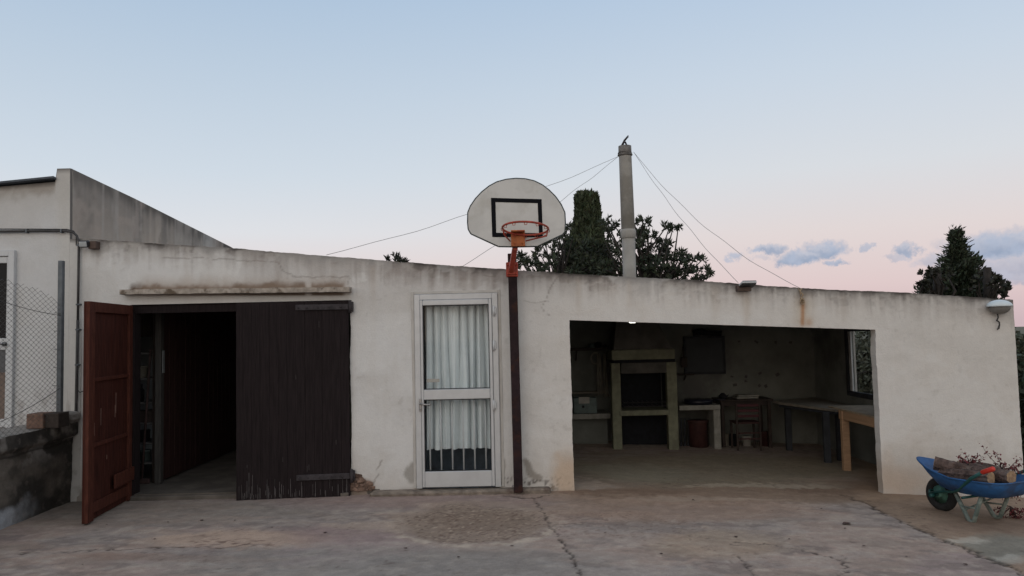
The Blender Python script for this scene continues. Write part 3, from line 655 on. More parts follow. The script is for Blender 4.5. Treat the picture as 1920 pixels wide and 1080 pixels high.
# ------------------------------------------------------------------ basketball hoop
PYY = D-.13
pb_ = at(972,917,PYY); pt = at(960,476,PYY)
hoop = thing('basketball_hoop', (pb_.x, PYY, pb_.z), 'basketball hoop with fan shaped white backboard on a dark maroon post against the wall', 'basketball hoop')
k = MB(); k.bar((pb_.x, PYY, pb_.z-.03), pt, .095, .095, .004, up=(0,1,0)); k.build('pole', M_pole, hoop)
k = MB(); c = at(960,506,PYY); k.box(c, (.128,.15,.155), None, .008); k.box(c+Vector((0,-.085,0)), (.07,.02,.11), None, .004)
for sx_ in (-.045,.045):
    for sz_ in (-.05,.05): k.cyl(c+Vector((sx_,-.07,sz_)), c+Vector((sx_,-.095,sz_)), .011, n=6)
k.build('clamp', M_hoopred, hoop)
YB = D-.62
k = MB(); k.bar(at(958,508,PYY-.09), at(966,462,YB+.05), .052, .052, .005, up=(1,0,0)); k.bar(at(966,470,YB+.05), at(968,440,YB+.05), .05, .03, .004, up=(0,1,0)); k.build('arm', M_hoopred, hoop)
pts = [(430,320),(370,326),(310,342),(262,368),(215,405),(175,448),(143,495),(127,535),(126,600),(130,640),(146,668),(320,748),(440,750),(565,747),(725,672),(738,655),(741,600),(738,535),(715,485),(680,435),(640,395),(595,360),(545,336),(490,323)]
poly = [at(840+x/3.376, 240+y/3.376, YB) for x, y in pts]
k = MB(); k.prism(poly, (0,.02,0)); bb = k.build('backboard', M_board, hoop)
k = MB()
for i in range(len(poly)): k.tube([poly[i]+Vector((0,.01,0)), poly[(i+1) % len(poly)]+Vector((0,.01,0))], .0115, 6)
k.build('edge_trim', mat('board_edge_dark', (.045,.055,.055), .6), bb)
o4 = [at(*p, YB) for p in ((920.5,371),(1015.5,373.5),(1018,445),(923,444.5))]; i4 = [at(*p, YB) for p in ((929,379),(1008,381),(1010.5,437),(930.5,436.5))]
off = Vector((0,-.003,0)); k = MB()
for i in range(4):
    j = (i+1) % 4; k.prism([o4[i]+off, o4[j]+off, i4[j]+off, i4[i]+off], (0,.0015,0))
k.build('target_square', M_band, bb)
# bracket and rim
k = MB(); a, b = at(958.5,462,YB-.03), at(984,433,YB-.03); k.span((a.x, YB-.035, a.z), (b.x, YB-.004, b.z), .004)
k.span((a.x, YB-.12, b.z-.015), (b.x, YB-.035, b.z), .004)
for sx_ in (.03, b.x-a.x-.03):
    k.cyl((a.x+sx_, YB-.035, a.z+.03), (a.x+sx_, YB-.045, a.z+.03), .010, n=6)
k.build('bracket', M_hoopor, hoop)
rc = at(985,428.5,YB-.27); R_ = .225
tl = math.radians(9)
def rimp(t, rr=R_, dz=0):
    y = -math.cos(t)*rr; return Vector((rc.x+math.sin(t)*rr+ (0), rc.y+y*math.cos(tl), rc.z-y*math.sin(tl)+dz+math.sin(t)*(-.012)))
k = MB(); k.tube([rimp(t) for t in np.linspace(0, 2*math.pi, 49)[:-1]], .0105, 8, closed=True); rim = k.build('rim', M_hoopred, hoop)
bx, bz_ = (a.x+b.x)/2, b.z
for sx_ in (-1, 1):
    e = rimp(sx_*1.75); k = MB(); k.tube([e, e+Vector((sx_*-.01,.03,-.05)), Vector((bx+sx_*.08, YB-.05, a.z+.05))], .0075, 6); k.build('brace', M_hoopred, hoop)
for t in np.linspace(0, 2*math.pi, 13)[:-1]:
    p = rimp(t); k = MB(); k.tube([p+Vector((-.014,0,-.006)), p+Vector((-.010,0,-.028)), p+Vector((.010,0,-.028)), p+Vector((.014,0,-.006))], .0035, 5); k.build('net_hook', M_hoopred, rim)

# ------------------------------------------------------------------ wall lamps
p = at(174,461,D)
t = thing('flood_lamp', (p.x, D, p.z-.06), 'small twin lens lamp on brown box under the roof edge above open garage leaf', 'wall lamp')
k = MB(); k.box((p.x+.04, D-.045, p.z), (.085,.09,.085), None, .005); k.build('base_box', M_brown, t)
k = MB(); k.box((p.x-.035, D-.10, p.z+.01), (.10,.06,.075), Matrix.Rotation(.25,3,'X'), .014); k.build('lamp_head', M_blackp, t)
k = MB(); k.box((p.x-.035, D-.134, p.z+.004), (.08,.01,.055), Matrix.Rotation(.25,3,'X'), .003); k.build('lens', mat('clear_lens', (.42,.44,.45), .2, bump=0), t)
p = at(1393,540,D)
t = thing('solar_lamp', (p.x, D, p.z-.06), 'small solar lamp on a brown box at the roof edge above the barbecue room opening', 'wall lamp')
k = MB(); k.box((p.x-.01, D-.05, p.z-.005), (.145,.10,.07), None, .005); k.build('base_box', M_brown, t)
k = MB(); k.box((p.x+.012, D-.12, p.z+.035), (.165,.13,.02), Euler((-.30,0,.1)).to_matrix(), .004); k.build('casing', M_white, t)
k = MB(); k.box((p.x+.014, D-.125, p.z+.049), (.150,.115,.006), Euler((-.30,0,.1)).to_matrix(), 0); k.build('solar_panel', M_solar, t)
k = MB(); k.box((p.x+.012, D-.125, p.z+.017), (.155,.12,.012), Euler((-.30,0,.1)).to_matrix(), .003); k.build('lamp_head', M_blackp, t)
p = at(1866,575,D)
t = thing('bulkhead_lamp', (p.x, D, p.z-.1), 'rounded half moon wall lamp with white top near the right end of the wall', 'wall lamp')
def dome(mb, c, rx, ry, z0, z1, sgn):
    vs = []; fs = []; n = 24; m = 8
    for i in range(m+1):
        ph = i/m*math.pi/2; rr = math.cos(ph); zz = math.sin(ph)
        for j in range(n): th = 2*math.pi*j/n; vs.append((c[0]+rx*max(rr,.02)*math.cos(th), c[1]+ry*max(rr,.02)*math.sin(th), z0+(z1-z0)*zz))
    for i in range(m):
        for j in range(n): fs.append((i*n+j, i*n+(j+1) % n, (i+1)*n+(j+1) % n, (i+1)*n+j))
    fs.append(tuple(range(n))); mb.add(vs, fs, True)
k = MB(); dome(k, (p.x, D-.075), .132, .105, p.z-.001, p.z+.072, 1); k.build('lamp_top', M_lampw, t)
k = MB(); dome(k, (p.x+.004, D-.07), .110, .09, p.z-.003, p.z-.085, -1); k.build('lamp_bowl', M_shade, t)
k = MB(); k.tube([(p.x,D-.03,p.z-.07),(p.x-.0,D-.04,p.z-.12),(p.x-.01,D-.03,p.z-.15),(p.x+.012,D-.035,p.z-.17),(p.x+.016,D-.03,p.z-.20),(p.x+.004,D-.03,p.z-.235),(p.x-.012,D-.03,p.z-.25)], [.008,.008,.011,.009,.009,.012,.005], 6); k.build('cable', M_cable, t)

# ------------------------------------------------------------------ neighbouring house on the left
house = thing('house', (XL-1.2, D, .7), 'taller white plastered house at the left edge with stained sloping side parapet', 'house')
TZ = at(30,800,D).z
# front face as painted grid
cornx = at(106,400,D).x; cornR = at(130,400,D).x
HX = np.concatenate([np.linspace(XL-3.2, cornR+.006, 150), np.linspace(cornR+.012, XL+.03, 8)]); hz = np.linspace(0, 1, 130); HXm, Tm = np.meshgrid(HX, hz)
pl = [at(-500,392,D), at(0,350,D), at(104,341,D)]; htop = np.interp(HXm, [pl[0].x, pl[1].x, pl[2].x, cornx, cornx+.001], [pl[0].z, pl[1].z, pl[2].z, pl[2].z, at(118,316,D).z])
htop = np.where(HXm > cornR+.01, zt(XL)-.005, htop)
HZm = -.35+(htop+.35)*Tm; HYm = D-.006+(fbm(HXm*.9, HZm*.9, 161)-.5)*.02
hpx, hpy = to_px(HXm, HXm*0+D, HZm)
a = fbm(HXm*2, HZm*2, 162); c = fbm(HXm*9, HZm*9, 163)
Ch = np.zeros(HXm.shape+(3,)); Ch[:] = (.555,.555,.555); Ch = mixc(Ch, ss(.4,.6,a)*.4, (.50,.485,.465)); Ch = mixc(Ch, ss(100,120,hpx)*.5, (.52,.50,.46))
d = htop-HZm; Ch = mixc(Ch, ss(.22,.03,d+(c-.5)*.25)*ss(108,100,hpx)*.8, (.24,.20,.165)); Ch = mixc(Ch, ss(430,360,hpy)*.35, (.42,.40,.37)); Ch = mixc(Ch, ss(.06,0,d+(c-.5)*.03)*.8, (.07,.06,.055))
Ch = mixc(Ch, ss(.66,.72,vn(HXm*12,HZm*12,164))*ss(720,760,hpy)*.4, (.25,.22,.2))
k = ((HXm[:-1,:-1]+HXm[1:,1:])/2); zc = (HZm[:-1,:-1]+HZm[1:,1:])/2
hd0, hd1 = at(-50,600,D).x, at(30,600,D).x; hdt = at(10,470,D).z
grid_mesh('front_wall', HXm, HYm, HZm, M_plaster, None, Ch, house, solid=.03)
# side parapet wall running back
sw = MB(); xa, xb = cornx+.0, cornR
n = 90; V = np.linspace(0, 1, n)
yk = 13.32
top0 = at(131,316,D); topE = at(436,464,yk); topM = at(250,372,D*830/710)
ySide = np.linspace(D+.028, yk+1.5, 150); tside = np.interp(ySide, [D, D*830/710, yk, yk+2], [top0.z, topM.z, topE.z, topE.z-.45])
YS, TS = np.meshgrid(ySide, np.linspace(0, 1, 100)); ZS = 1.7+(tside[None,:]-1.7)*TS; XS = xb+.016+0*YS
dS = tside[None,:]-ZS; st = fbm(YS*9, ZS*.6, 172); st2 = fbm(YS*3, ZS*.4, 173); c = fbm(YS*9, ZS*9, 174)
CS = np.zeros(YS.shape+(3,)); CS[:] = (.40,.355,.315); CS = mixc(CS, ss(.45,.65,c)*.3, (.42,.40,.38)); CS = mixc(CS, ss(.9,.1,dS-(st-.5)*1.0)*.75, (.185,.178,.17)); CS = mixc(CS, ss(.22,.03,dS-(st-.5)*.35)*.85, (.07,.066,.062))
CS = mixc(CS, ss(D+2.2,D+.2,YS)*.4, (.20,.19,.18)); CS = mixc(CS, ss(.52,.62,st)*.45, (.42,.40,.38)); CS = mixc(CS, ss(.42,.34,st2+(c-.5)*.2)*.45*ss(1.1,.2,dS), (.13,.125,.12)); pk = fbm(YS*1.6,ZS*2.2,176); CS = mixc(CS, ss(.55,.62,pk)*.35, (.38,.33,.30)); CS = mixc(CS, np.exp(-((YS-12.3)/.25)**2)*ss(.7,.2,dS)*.45, (.50,.52,.53))
CS = CS*np.array([1.25,1.19,1.12])
grid_mesh('side_wall', XS, YS, ZS, M_plaster, None, CS, house, solid=.13)
# roof sheet
rs = MB(); a = at(0,346,D-.03); b = at(104,338,D-.03)
rs.prism([(XL-3.2,D-.06,at(-420,386,D).z),(xa-.005,D-.06,b.z+.02),(xa-.005,yk+1.5,topE.z-.45),(XL-3.2,yk+1.5,topE.z-.5)], (0,0,.022)); rs.build('roof', M_asbestos, house)
MB().span((XL-3.2, yk+1.3, -.3), (xb, yk+1.5, 2.2)).build('back_wall', M_plain, house)
MB().span((XL-3.2, D+.25, -.3), (XL-3.0, yk+1.3, 2.6)).build('side_wall', M_plain, house)
# conduits
k = MB(); yy = D-.035
k.tube([at(-300,434,yy), at(0,434,yy), at(60,433,yy), at(124,433,yy), at(136,435,yy), at(144,442,yy), at(148,453,yy), at(147,520,yy), at(146,600,yy)], .013, 8)
k.tube([at(-300,429,yy), at(60,429.5,yy), at(126,430,yy), at(138,433,yy), at(143,441,yy)], .006, 6)
k.tube([at(143,441,yy), at(143,460,yy)], .006, 6)
k.tube([at(146,600,yy), at(144,700,yy), at(142.5,772,yy), at(142,800,yy)], .016, 8)
k.build('conduit', M_cable, house)
for p_ in ((148,460),(147,571),(146,618),(145,684),(115,433),(50,433)):
    c = at(*p_, yy); k = MB(); k.box((c.x,c.y+.01,c.z), (.045,.05,.018) if p_[1] > 440 else (.018,.05,.045), None, .003); k.build('clip', M_galv, house)
k = MB(); k.tube([at(146,732,yy-.01), at(150,736,yy-.02), at(154,734,yy-.02), at(160,733,yy-.01)], .005, 5); k.build('loose_wire', M_cable, house)
# house door, mostly out of the frame
k = MB(); yd = D-.03
rect_frame(k, hd0-.5, hd1, TZ-.02, hdt, .065, yd-.02, D+.03, 0); hdoor = k.build('glazed_door', M_white, house)
k = MB(); x1 = hd1-.067; xg = at(15,600,D).x
for (c0, c1, e0, e1) in ((xg, x1, TZ, hdt-.07), (hd0-.43, xg, hdt-.14, hdt-.07), (hd0-.43, xg, at(8,656,D).z, at(8,634,D).z), (hd0-.43, xg, TZ, at(8,785,D).z)):
    k.span((c0, yd-.005, e0), (c1, D-.0, e1), .004)
k.build('leaf', M_white, hdoor)
MB().span((hd0-.43, yd+.008, at(8,634,D).z), (xg, D+.002, hdt-.14)).build('pane', M_glassdark, hdoor)
MB().span((hd0-.43, yd+.006, at(8,698,D).z), (xg, D-.002, at(8,656,D).z)).build('panel', mat('grey_panel', (.09,.09,.095), .6), hdoor)
MB().span((hd0-.43, yd+.006, at(8,785,D).z), (xg, D-.002, at(8,698,D).z-.002)).build('panel', mat('tan_panel', (.16,.12,.10), .8), hdoor)
k = MB(); c = at(12,645,yd); k.cyl((c.x,yd-.0,c.z), (c.x,yd-.05,c.z), .018, .022); k.tube([(c.x,yd-.05,c.z),(c.x-.08,yd-.05,c.z)], .009, 6); k.build('handle', mat('dark_nickel', (.12,.12,.12), .3, .8), hdoor)

# ------------------------------------------------------------------ terrace retaining wall, block, post and netting
RX0 = at(143,840,D).x
ny, nz = 260, 80; YR = np.linspace(4.2, D-.02, ny); ZT = np.linspace(0, 1, nz); YRm, ZTm = np.meshgrid(YR, ZT)
ztop_r = TZ+.03+ (fbm(YRm*3, YRm*0, 180)-.5)*.04+.03*ss(D-.7,D-.1,YRm); ZR = -.12+(ztop_r+.12)*ZTm
over = ss(.80,.86,ZTm)*.05
XRm = RX0-.03+over+(fbm(YRm*2,ZR*2,181)-.5)*.06+(fbm(YRm*8,ZR*8,182)-.5)*.02
a = fbm(YRm*1.6, ZR*2.2, 183); b = fbm(YRm*5, ZR*5, 184); c = fbm(YRm*14, ZR*14, 185)
CR = np.zeros(YRm.shape+(3,)); CR[:] = (.13,.115,.10)
CR = mixc(CR, ss(.42,.62,a+.25*ss(D-1.9,D-.3,YRm)-.10)*.85, (.030,.029,.027)); CR = mixc(CR, ss(.56,.64,b)*ss(.55,.8,ZTm)*.7, (.27,.26,.255))
CR = mixc(CR, ss(.34,.22,ZTm+(b-.5)*.3)*ss(D-.6,D-1.1,YRm+(b-.5)*.5)*.9, (.33,.35,.38)); CR = mixc(CR, ss(.62,.7,c)*.3, (.22,.19,.17)); CR = mixc(CR, ss(.80,.84,ZTm)*ss(.45,.6,b)*.7, (.20,.185,.165))
CR = mixc(CR, np.exp(-((ZTm-.78-(b-.5)*.05)/.012)**2)*.8, (.02,.017,.015))
rw = thing('retaining_wall', (RX0-.3, 6.5, 0), 'low mould blackened terrace retaining wall running forward at the left edge', 'retaining wall')
grid_mesh('wall_face', XRm[:, ::-1], YRm[:, ::-1], ZR[:, ::-1], M_ground, None, CR[:, ::-1], rw)
k = MB(); k.span((RX0-.55, 4.2, TZ-.12), (RX0-.01, D-.03, TZ+.022), .0); k.build('coping', M_conc, rw)
k = MB(); k.span((XL-6, 4.2, -.3), (RX0-.56, D-.02, TZ-.005)); k.build('terrace_slab', M_conc, rw)
MB().span((RX0-.55, 4.2, -.3), (RX0-.09, D-.03, TZ-.125)).build('core', M_conc, rw)
MB().span((RX0-.56, 4.1, -.3), (RX0+.0, 4.2, TZ+.02)).build('end_face', M_conc, rw)
# mortar lump against the house wall
k = MB(); k.box(at(130,782,D-.12), (.16,.2,.12), None, .03, .012); k.build('mortar_lump', M_conc, rw)
bp = at(90,784,D-.42)
bt = thing('brick', (bp.x, bp.y, TZ+.03), 'brown hollow terracotta block lying on the terrace wall under the fence post', 'brick')
k = MB(); k.box((bp.x-.07, bp.y, TZ+.03+.075), (.17,.22,.15), None, .006, .002); k.build('end_face', M_brick, bt)
k = MB(); k.box((bp.x+.085, bp.y+.02, TZ+.03+.074), (.135,.20,.148), None, .006, .002); k.build('body', M_brick_d, bt)  # side of the same block, coloured darker than its end face
sp_ = at(112,765,D-.28)
post = MB().span((sp_.x-.025, D-.305, TZ+.02), (sp_.x+.025, D-.255, at(112,489,D-.28).z), .004)
post.box((sp_.x, D-.28, TZ+.05), (.075,.075,.06), None, .01)
FX = sp_.x
fen = thing('wire_fence', (FX, 6.8, TZ), 'sagging chain link netting tied to a grey steel post on the terrace wall', 'fence')
post.build('post', M_galv, fen)
net = MB(); cw, ch = .088, .052
zb = TZ+.02; Yend = 5.0; ncol = int((D-.31-Yend)/cw*2); 
def ftop(y): return float(np.interp(y, [5.0,7.2,7.75,8.0,8.12], [EYE+.66,EYE+.63,EYE+.56,EYE+.48,EYE+.42]))
for i in range(ncol+1):      # zig-zag wires
    y0_ = D-.31-i*cw/2; n = int((ftop(y0_)-zb)/ch*2); pts = []
    sgn = 1 if i % 2 else -1
    for j in range(n+1):
        off_ = (cw/4)*(1 if (j % 2) else -1)*sgn
        pts.append((FX+.01*math.sin(y0_*4+j*.13)+.002*sgn*(1 if j % 2 else -1), y0_+off_, zb+j*ch/2*1.0))
    net.tube(pts, .0022, 3, cap=False)
net.build('netting', M_wire, fen)
for (za, zb_, sg) in ((ftop(7.9)-.22, ftop(7)-.10, .04), (TZ+.42, TZ+.10, .05)):
    k = MB(); k.tube([Vector((FX+.012, D-.3, za)).lerp(Vector((FX+.012, 6.6, zb_)), t)-Vector((0,0,sg*4*t*(1-t))) for t in np.linspace(0,1,14)], .003, 5); k.build('tension_wire', M_wire, fen)
for z in np.arange(TZ+.25, EYE+.45, .19):
    k = MB(); k.tube([Vector((sp_.x+.03*math.cos(a_), D-.28+.03*math.sin(a_), z)) for a_ in np.linspace(0,6.28,9)[:-1]]+[Vector((sp_.x-.06,D-.3,z+.01))], .003, 4); k.build('wire_tie', M_wire, fen)
# small stone at the foot
k = MB(); bm = bmesh.new(); bmesh.ops.create_icosphere(bm, subdivisions=2, radius=1)
c = gp(148,912); vs = [Vector((v.co.x*.07, v.co.y*.06, v.co.z*.06))*random.uniform(.85,1.1)+Vector((c.x,D-.1,c.z+.045)) for v in bm.verts]; bm.verts.index_update()
k.add(vs, [[v.index for v in f.verts] for f in bm.faces]); bm.free()
solo(k, 'stone', M_conc, 'pale loose stone between the retaining wall and the open garage leaf', 'stone')

# ------------------------------------------------------------------ things in the garage
t = thing('shelf_rack', (px0-.35, 9.3, 0), 'dark shelf rack of clutter in the shadows behind the open garage leaf', 'shelves')
sxr = px0-.05
k = MB()
for xx in (sxr-.62, sxr-.03):
    for yy in (9.12, 9.55): k.box((xx, yy, 1.0), (.035,.035,2.0), None, .003)
k.build('frame', M_brownw, t)
for z in (.22,.45,.68,.92,1.2,1.5):
    MB().box((sxr-.33, 9.33, z), (.60,.44,.022), None, .003).build('shelf', mat('dull_grey_shelf', (.10,.10,.10), .8), t)
rnd = random.Random(4)
its = [('paint_can','squat grey paint tin on the lowest shelf of the garage rack','can',.22),('jar','dark jar on the second lowest shelf of the garage rack','jar',.45),
       ('box','small brown box on the middle shelf of the garage rack','box',.68),('bottle','dark bottle on the shelf above the middle of the garage rack','bottle',.92),('paint_can','pale paint tin high on the second highest shelf of the garage rack','can',1.2)]
for i, (nm, lab, cat_, z) in enumerate(its):
    x = sxr-.16-rnd.random()*.08; k = MB(); h_ = .11+rnd.random()*.05; zz = z+.012
    if nm == 'box': k.box((x,9.22,zz+h_/2), (.15,.14,h_), Matrix.Rotation(.3,3,'Z'), .003); k.box((x,9.22,zz+h_+.004), (.155,.145,.008), Matrix.Rotation(.3,3,'Z'), .002)
    elif nm == 'bottle': k.tube([(x,9.22,zz),(x,9.22,zz+.13),(x,9.22,zz+.16),(x,9.22,zz+.20)], [.035,.035,.014,.013], 12)
    else: k.tube([(x,9.22,zz),(x,9.22,zz+h_),(x,9.22,zz+h_+.001),(x,9.22,zz+h_+.015)], [.06,.06,.064,.064], 16)
    solo(k, nm, [M_teal, M_soot, M_brownw, M_soot, M_cloth][i], lab, cat_)
# handle tool leaning
k = MB(); k.tube([(sxr-.14,9.05,.02),(sxr-.06,9.08,1.55)], .014, 8); k.box((sxr-.145,9.05,.03), (.20,.04,.06), None, .01); solo(k, 'broom', M_twig, 'thin broom leaning against the rack behind the open garage leaf', 'broom')

# ------------------------------------------------------------------ barbecue room
FZ = lambda x: float(gz(x))
# masonry barbecue
YF = 11.45
def I(px, py, Y=YF): return at(px, py, Y)
bx0, bx1 = I(1148,760).x, I(1270,760).x; zfl = FZ((bx0+bx1)/2)
bq = thing('masonry_barbecue', ((bx0+bx1)/2, YF, zfl), 'large olive cream masonry barbecue with two pillars and a sooty hood', 'barbecue')
zcol = I(1205,680).z; zman0 = I(1205,674).z; zman1 = I(1205,655).z
for (a_, b_) in ((1148,1165),(1252,1271)):
    x0_, x1_ = I(a_,760).x, I(b_,760).x; MB().span((x0_, YF, zfl-.03), (x1_, YF+.14, zcol), .008).build('pillar', M_cream, bq)
xa_, xb_ = I(1165,700).x, I(1252,700).x
MB().span((xa_, YF+.01, I(1205,700).z), (xb_, YF+.12, zcol), .004).build('lintel', M_hood, bq)
MB().span((I(1146,660).x, YF-.05, zman0), (I(1264,660).x, YF+.6, zman1), .01).build('mantel', M_cream, bq)
MB().span((I(1147,660).x+.02, YF+.0, zcol), (I(1268,660).x-.02, YF+.58, zman0), .004).build('underside', M_soot, bq)
hx0, hx1 = I(1150,655).x, I(1260,655).x; hz_ = zman1+.003; hzt = zt(1.8)-.15; hcx = cx
k = MB(); b4 = [(hx0,YF-.03,hz_),(hx1,YF-.03,hz_),(hx1,YF+.6,hz_),(hx0,YF+.6,hz_)]; t4 = [(hcx-.20,YF+.05,hzt),(hcx+.24,YF+.05,hzt),(hcx+.24,YF+.45,hzt),(hcx-.20,YF+.45,hzt)]
k.add(b4+t4, [(0,1,5,4),(1,2,6,5),(2,3,7,6),(3,0,4,7),(0,3,2,1),(4,5,6,7)]); k.build('hood', M_hood, bq)
zs0, zs1 = I(1205,779).z, I(1205,769).z
MB().span((I(1163,770).x-.01, YF-.02, zs0), (I(1254,770).x+.01, YF+.55, zs1), .008).build('grill_shelf', M_cream, bq)
k = MB(); k.span((xa_+.01, YF+.50, zs1), (xb_-.01, YF+.54, zcol-.05)); k.span((xa_-.06, YF+.15, zs1), (xa_-.01, YF+.54, zcol-.01)); k.span((xb_+.01, YF+.15, zs1), (xb_+.06, YF+.54, zcol-.01))
k.build('firebox', M_soot, bq)
k = MB(); k.span((xa_-.06, YF+.50, zfl), (xb_+.06, YF+.55, zs0-.005)); k.build('rear_wall', M_soot, bq)
k = MB(); yb = YF+.5
for z in (I(1205,762).z, I(1205,755).z):
    k.bar((xa_+.02,YF+.02,z), (xb_-.02,YF+.02,z), .008, .008)
    for i in range(9): k.tube([(xa_+.05+i*(xb_-xa_-.1)/8,YF+.02,z), (xa_+.05+i*(xb_-xa_-.1)/8,YF+.35,z)], .003, 4)
solo(k, 'grill_rack', M_iron, 'black wire grill rack inside the dark firebox of the barbecue', 'grill rack')
# left counter with tin box, wall shelf and hanging cloths
YC = 11.7
lc = thing('stone_counter', (I(1105,780,YC).x, YC, zfl), 'pale stone counter to the left of the barbecue', 'counter')
MB().span((PW+.11, YC, I(1105,786,YC).z), (I(1145,780,YC).x, BY-.01, I(1105,776,YC).z), .006).build('top', M_slab, lc)
MB().span((PW+.11, YC+.3, zfl-.02), (I(1143,780,YC).x, YC+.4, I(1105,786,YC).z-.002)).build('base', M_inner, lc)
z0 = I(1105,776,YC).z
t = thing('tin_box', (I(1104,760,YC).x, YC+.15, z0), 'faded teal box with a pale label on the counter left of the barbecue', 'box')
MB().span((I(1076,760,YC).x, YC+.05, z0), (I(1120,760,YC).x, YC+.3, I(1105,746,YC).z), .008).build('body', M_teal, t)
MB().span((I(1086,760,YC).x, YC+.045, I(1,769,YC).z), (I(1106,760,YC).x, YC+.048, I(1100,757,YC).z)).build('label', M_paper, t)
k = MB(); c = I(1094,763,YC); k.box((c.x, YC+.0435, c.z), (.035,.002,.035)); k.build('mark', M_soot, t)
k = MB(); k.span((PW+.11, BY-.2, I(1105,737,BY-.1).z), (I(1122,737,BY-.1).x, BY-.01, I(1105,734,BY-.1).z), .003); k.span((PW+.2, BY-.19, I(1105,737,BY-.1).z-.1), (PW+.23, BY-.01, I(1105,737,BY-.1).z-.002)); solo(k, 'narrow_shelf', M_oldtop, 'narrow pale shelf on the wall just above the teal box', 'shelf')
t = thing('wall_shelf', (I(1105,650,BY-.1).x, BY-.1, I(1105,654,BY-.1).z), 'dark wall shelf above the hanging cloths left of the barbecue', 'shelf')
MB().span((PW+.11, BY-.24, I(1105,657,BY-.1).z), (I(1142,650,BY-.1).x, BY-.01, I(1105,652,BY-.1).z), .003).build('board', M_brownw, t)
for xp in (1080, 1138):
    c = I(xp,655,BY-.1); k = MB(); k.bar((c.x,BY-.01,c.z-.18),(c.x,BY-.2,c.z-.03), .02,.02); k.build('bracket', M_brownw, t)
zs_ = I(1105,652,BY-.1).z
def pot(px, r_, h_, lab, m=M_soot):
    x = I(px,650,BY-.1).x; k = MB(); k.tube([(x,BY-.14,zs_),(x,BY-.14,zs_+h_*.7),(x,BY-.14,zs_+h_*.72),(x,BY-.14,zs_+h_)], [r_,r_*1.05,r_*1.12,r_*.3], 16)
    k.tube([(x-r_*1.0,BY-.14,zs_+h_*.5),(x-r_*1.5,BY-.14,zs_+h_*.55),(x-r_*1.5,BY-.14,zs_+h_*.4),(x-r_,BY-.14,zs_+h_*.3)], .006, 5)
    solo(k, 'pot', m, lab, 'pot')
pot(1110, .045, .07, 'small grey pot at the middle of the dark shelf left of the barbecue', M_teal); pot(1121, .05, .09, 'black pot near the right end of the dark shelf left of the barbecue'); pot(1134, .03, .05, 'smallest black pot at the right end of the dark shelf')
def hang(px, pyt, pyb, w, lab, nm='towel', m=M_cloth):
    a_ = I(px,pyt,BY-.2); b_ = I(px+4,pyb,BY-.2); n = 14; V, Uu = np.meshgrid(np.linspace(0,1,20), np.linspace(0,1,n))
    V = V; Xh = a_.x+(b_.x-a_.x)*V+(Uu-.5)*w*(.5+.6*V); Yh = BY-.2+.02*np.sin(Uu*11+V*2)+0*V; Zh = a_.z+(b_.z-a_.z)*V+.02*(Uu-.5)
    o = grid_mesh(nm, Xh, Yh, Zh, m); tag(o, lab, 'towel'); return o
hang(1122, 664, 740, .10, 'longer cream cloth hanging under the dark shelf left of the barbecue'); hang(1133, 664, 744, .07, 'thin cream cloth hanging closest to the barbecue hood')
k = MB(); c = I(1117,672,BY-.22); k.tube([(c.x+.075*math.cos(t_), BY-.22, c.z+.085*math.sin(t_)) for t_ in np.linspace(1.1, 5.2, 16)], .014, 6); solo(k, 'hose_loop', M_cloth, 'pale curved hose loop hanging beside the cream cloths', 'hose')
# right counter, red tin, dark pan
YC = 11.55; zc1, zc0 = I(1310,760,YC).z, I(1310,769,YC).z; xf = I(1345,800,YC).x; zf2 = FZ(xf)
rc_ = thing('side_counter', (I(1315,765,YC).x, YC, zf2), 'pale slab counter with one white leg to the right of the barbecue', 'counter')
MB().span((I(1274,765,YC).x, YC, zc0), (I(1351,765,YC).x, YC+.5, zc1), .006).build('top', M_slab, rc_)
MB().span((I(1339,800,YC).x, YC+.01, zf2-.02), (I(1352,800,YC).x, YC+.45, zc0-.001), .006).build('leg', M_slab, rc_)
k = MB(); x = I(1316,750,YC).x
vs = [(x+.24*math.cos(t_)*1, YC+.22+.16*math.sin(t_), zc1+.02) for t_ in np.linspace(0,6.283,25)[:-1]]
k.tube([(x,YC+.22,zc1+.001),(x,YC+.22,zc1+.07)], [.20,.22], 24); k.tube([(x+.2,YC+.15,zc1+.06),(x+.36,YC+.05,zc1+.07)], .012, 8)
solo(k, 'pan', mat('dark_indigo_enamel', (.012,.012,.022), .4), 'wide black pan with a handle on the pale counter right of the barbecue', 'pan')
k = MB(); x = I(1316,800,YC).x; zf3 = FZ(x); k.tube([(x,YC+.25,zf3),(x,YC+.25,zf3+.36),(x,YC+.25,zf3+.38),(x,YC+.25,zf3+.40)], [.14,.14,.155,.155], 20)
k.tube([(x-.14,YC+.25,zf3+.36),(x-.08,YC+.2,zf3+.2),(x+.08,YC+.2,zf3+.2),(x+.14,YC+.25,zf3+.36)], .006, 5); solo(k, 'metal_drum', M_redbox, 'dull dark red drum standing under the pale side counter', 'drum')
for i, px_ in enumerate((1284,1291,1298)):
    x = I(px_,800,YC).x; k = MB(); k.tube([(x,YC+.3,FZ(x)),(x+.01,YC+.28,FZ(x)+.42)], .011, 7); k.box((x,YC+.3,FZ(x)+.03), (.035,.035,.06), None, .005)
    solo(k, 'fire_iron', M_darkw, ['fire iron nearest the barbecue pillar under the pale side counter','middle fire iron under the pale side counter','fire iron nearest the red drum under the pale side counter'][i], 'fire iron', 'fire irons under the side counter')
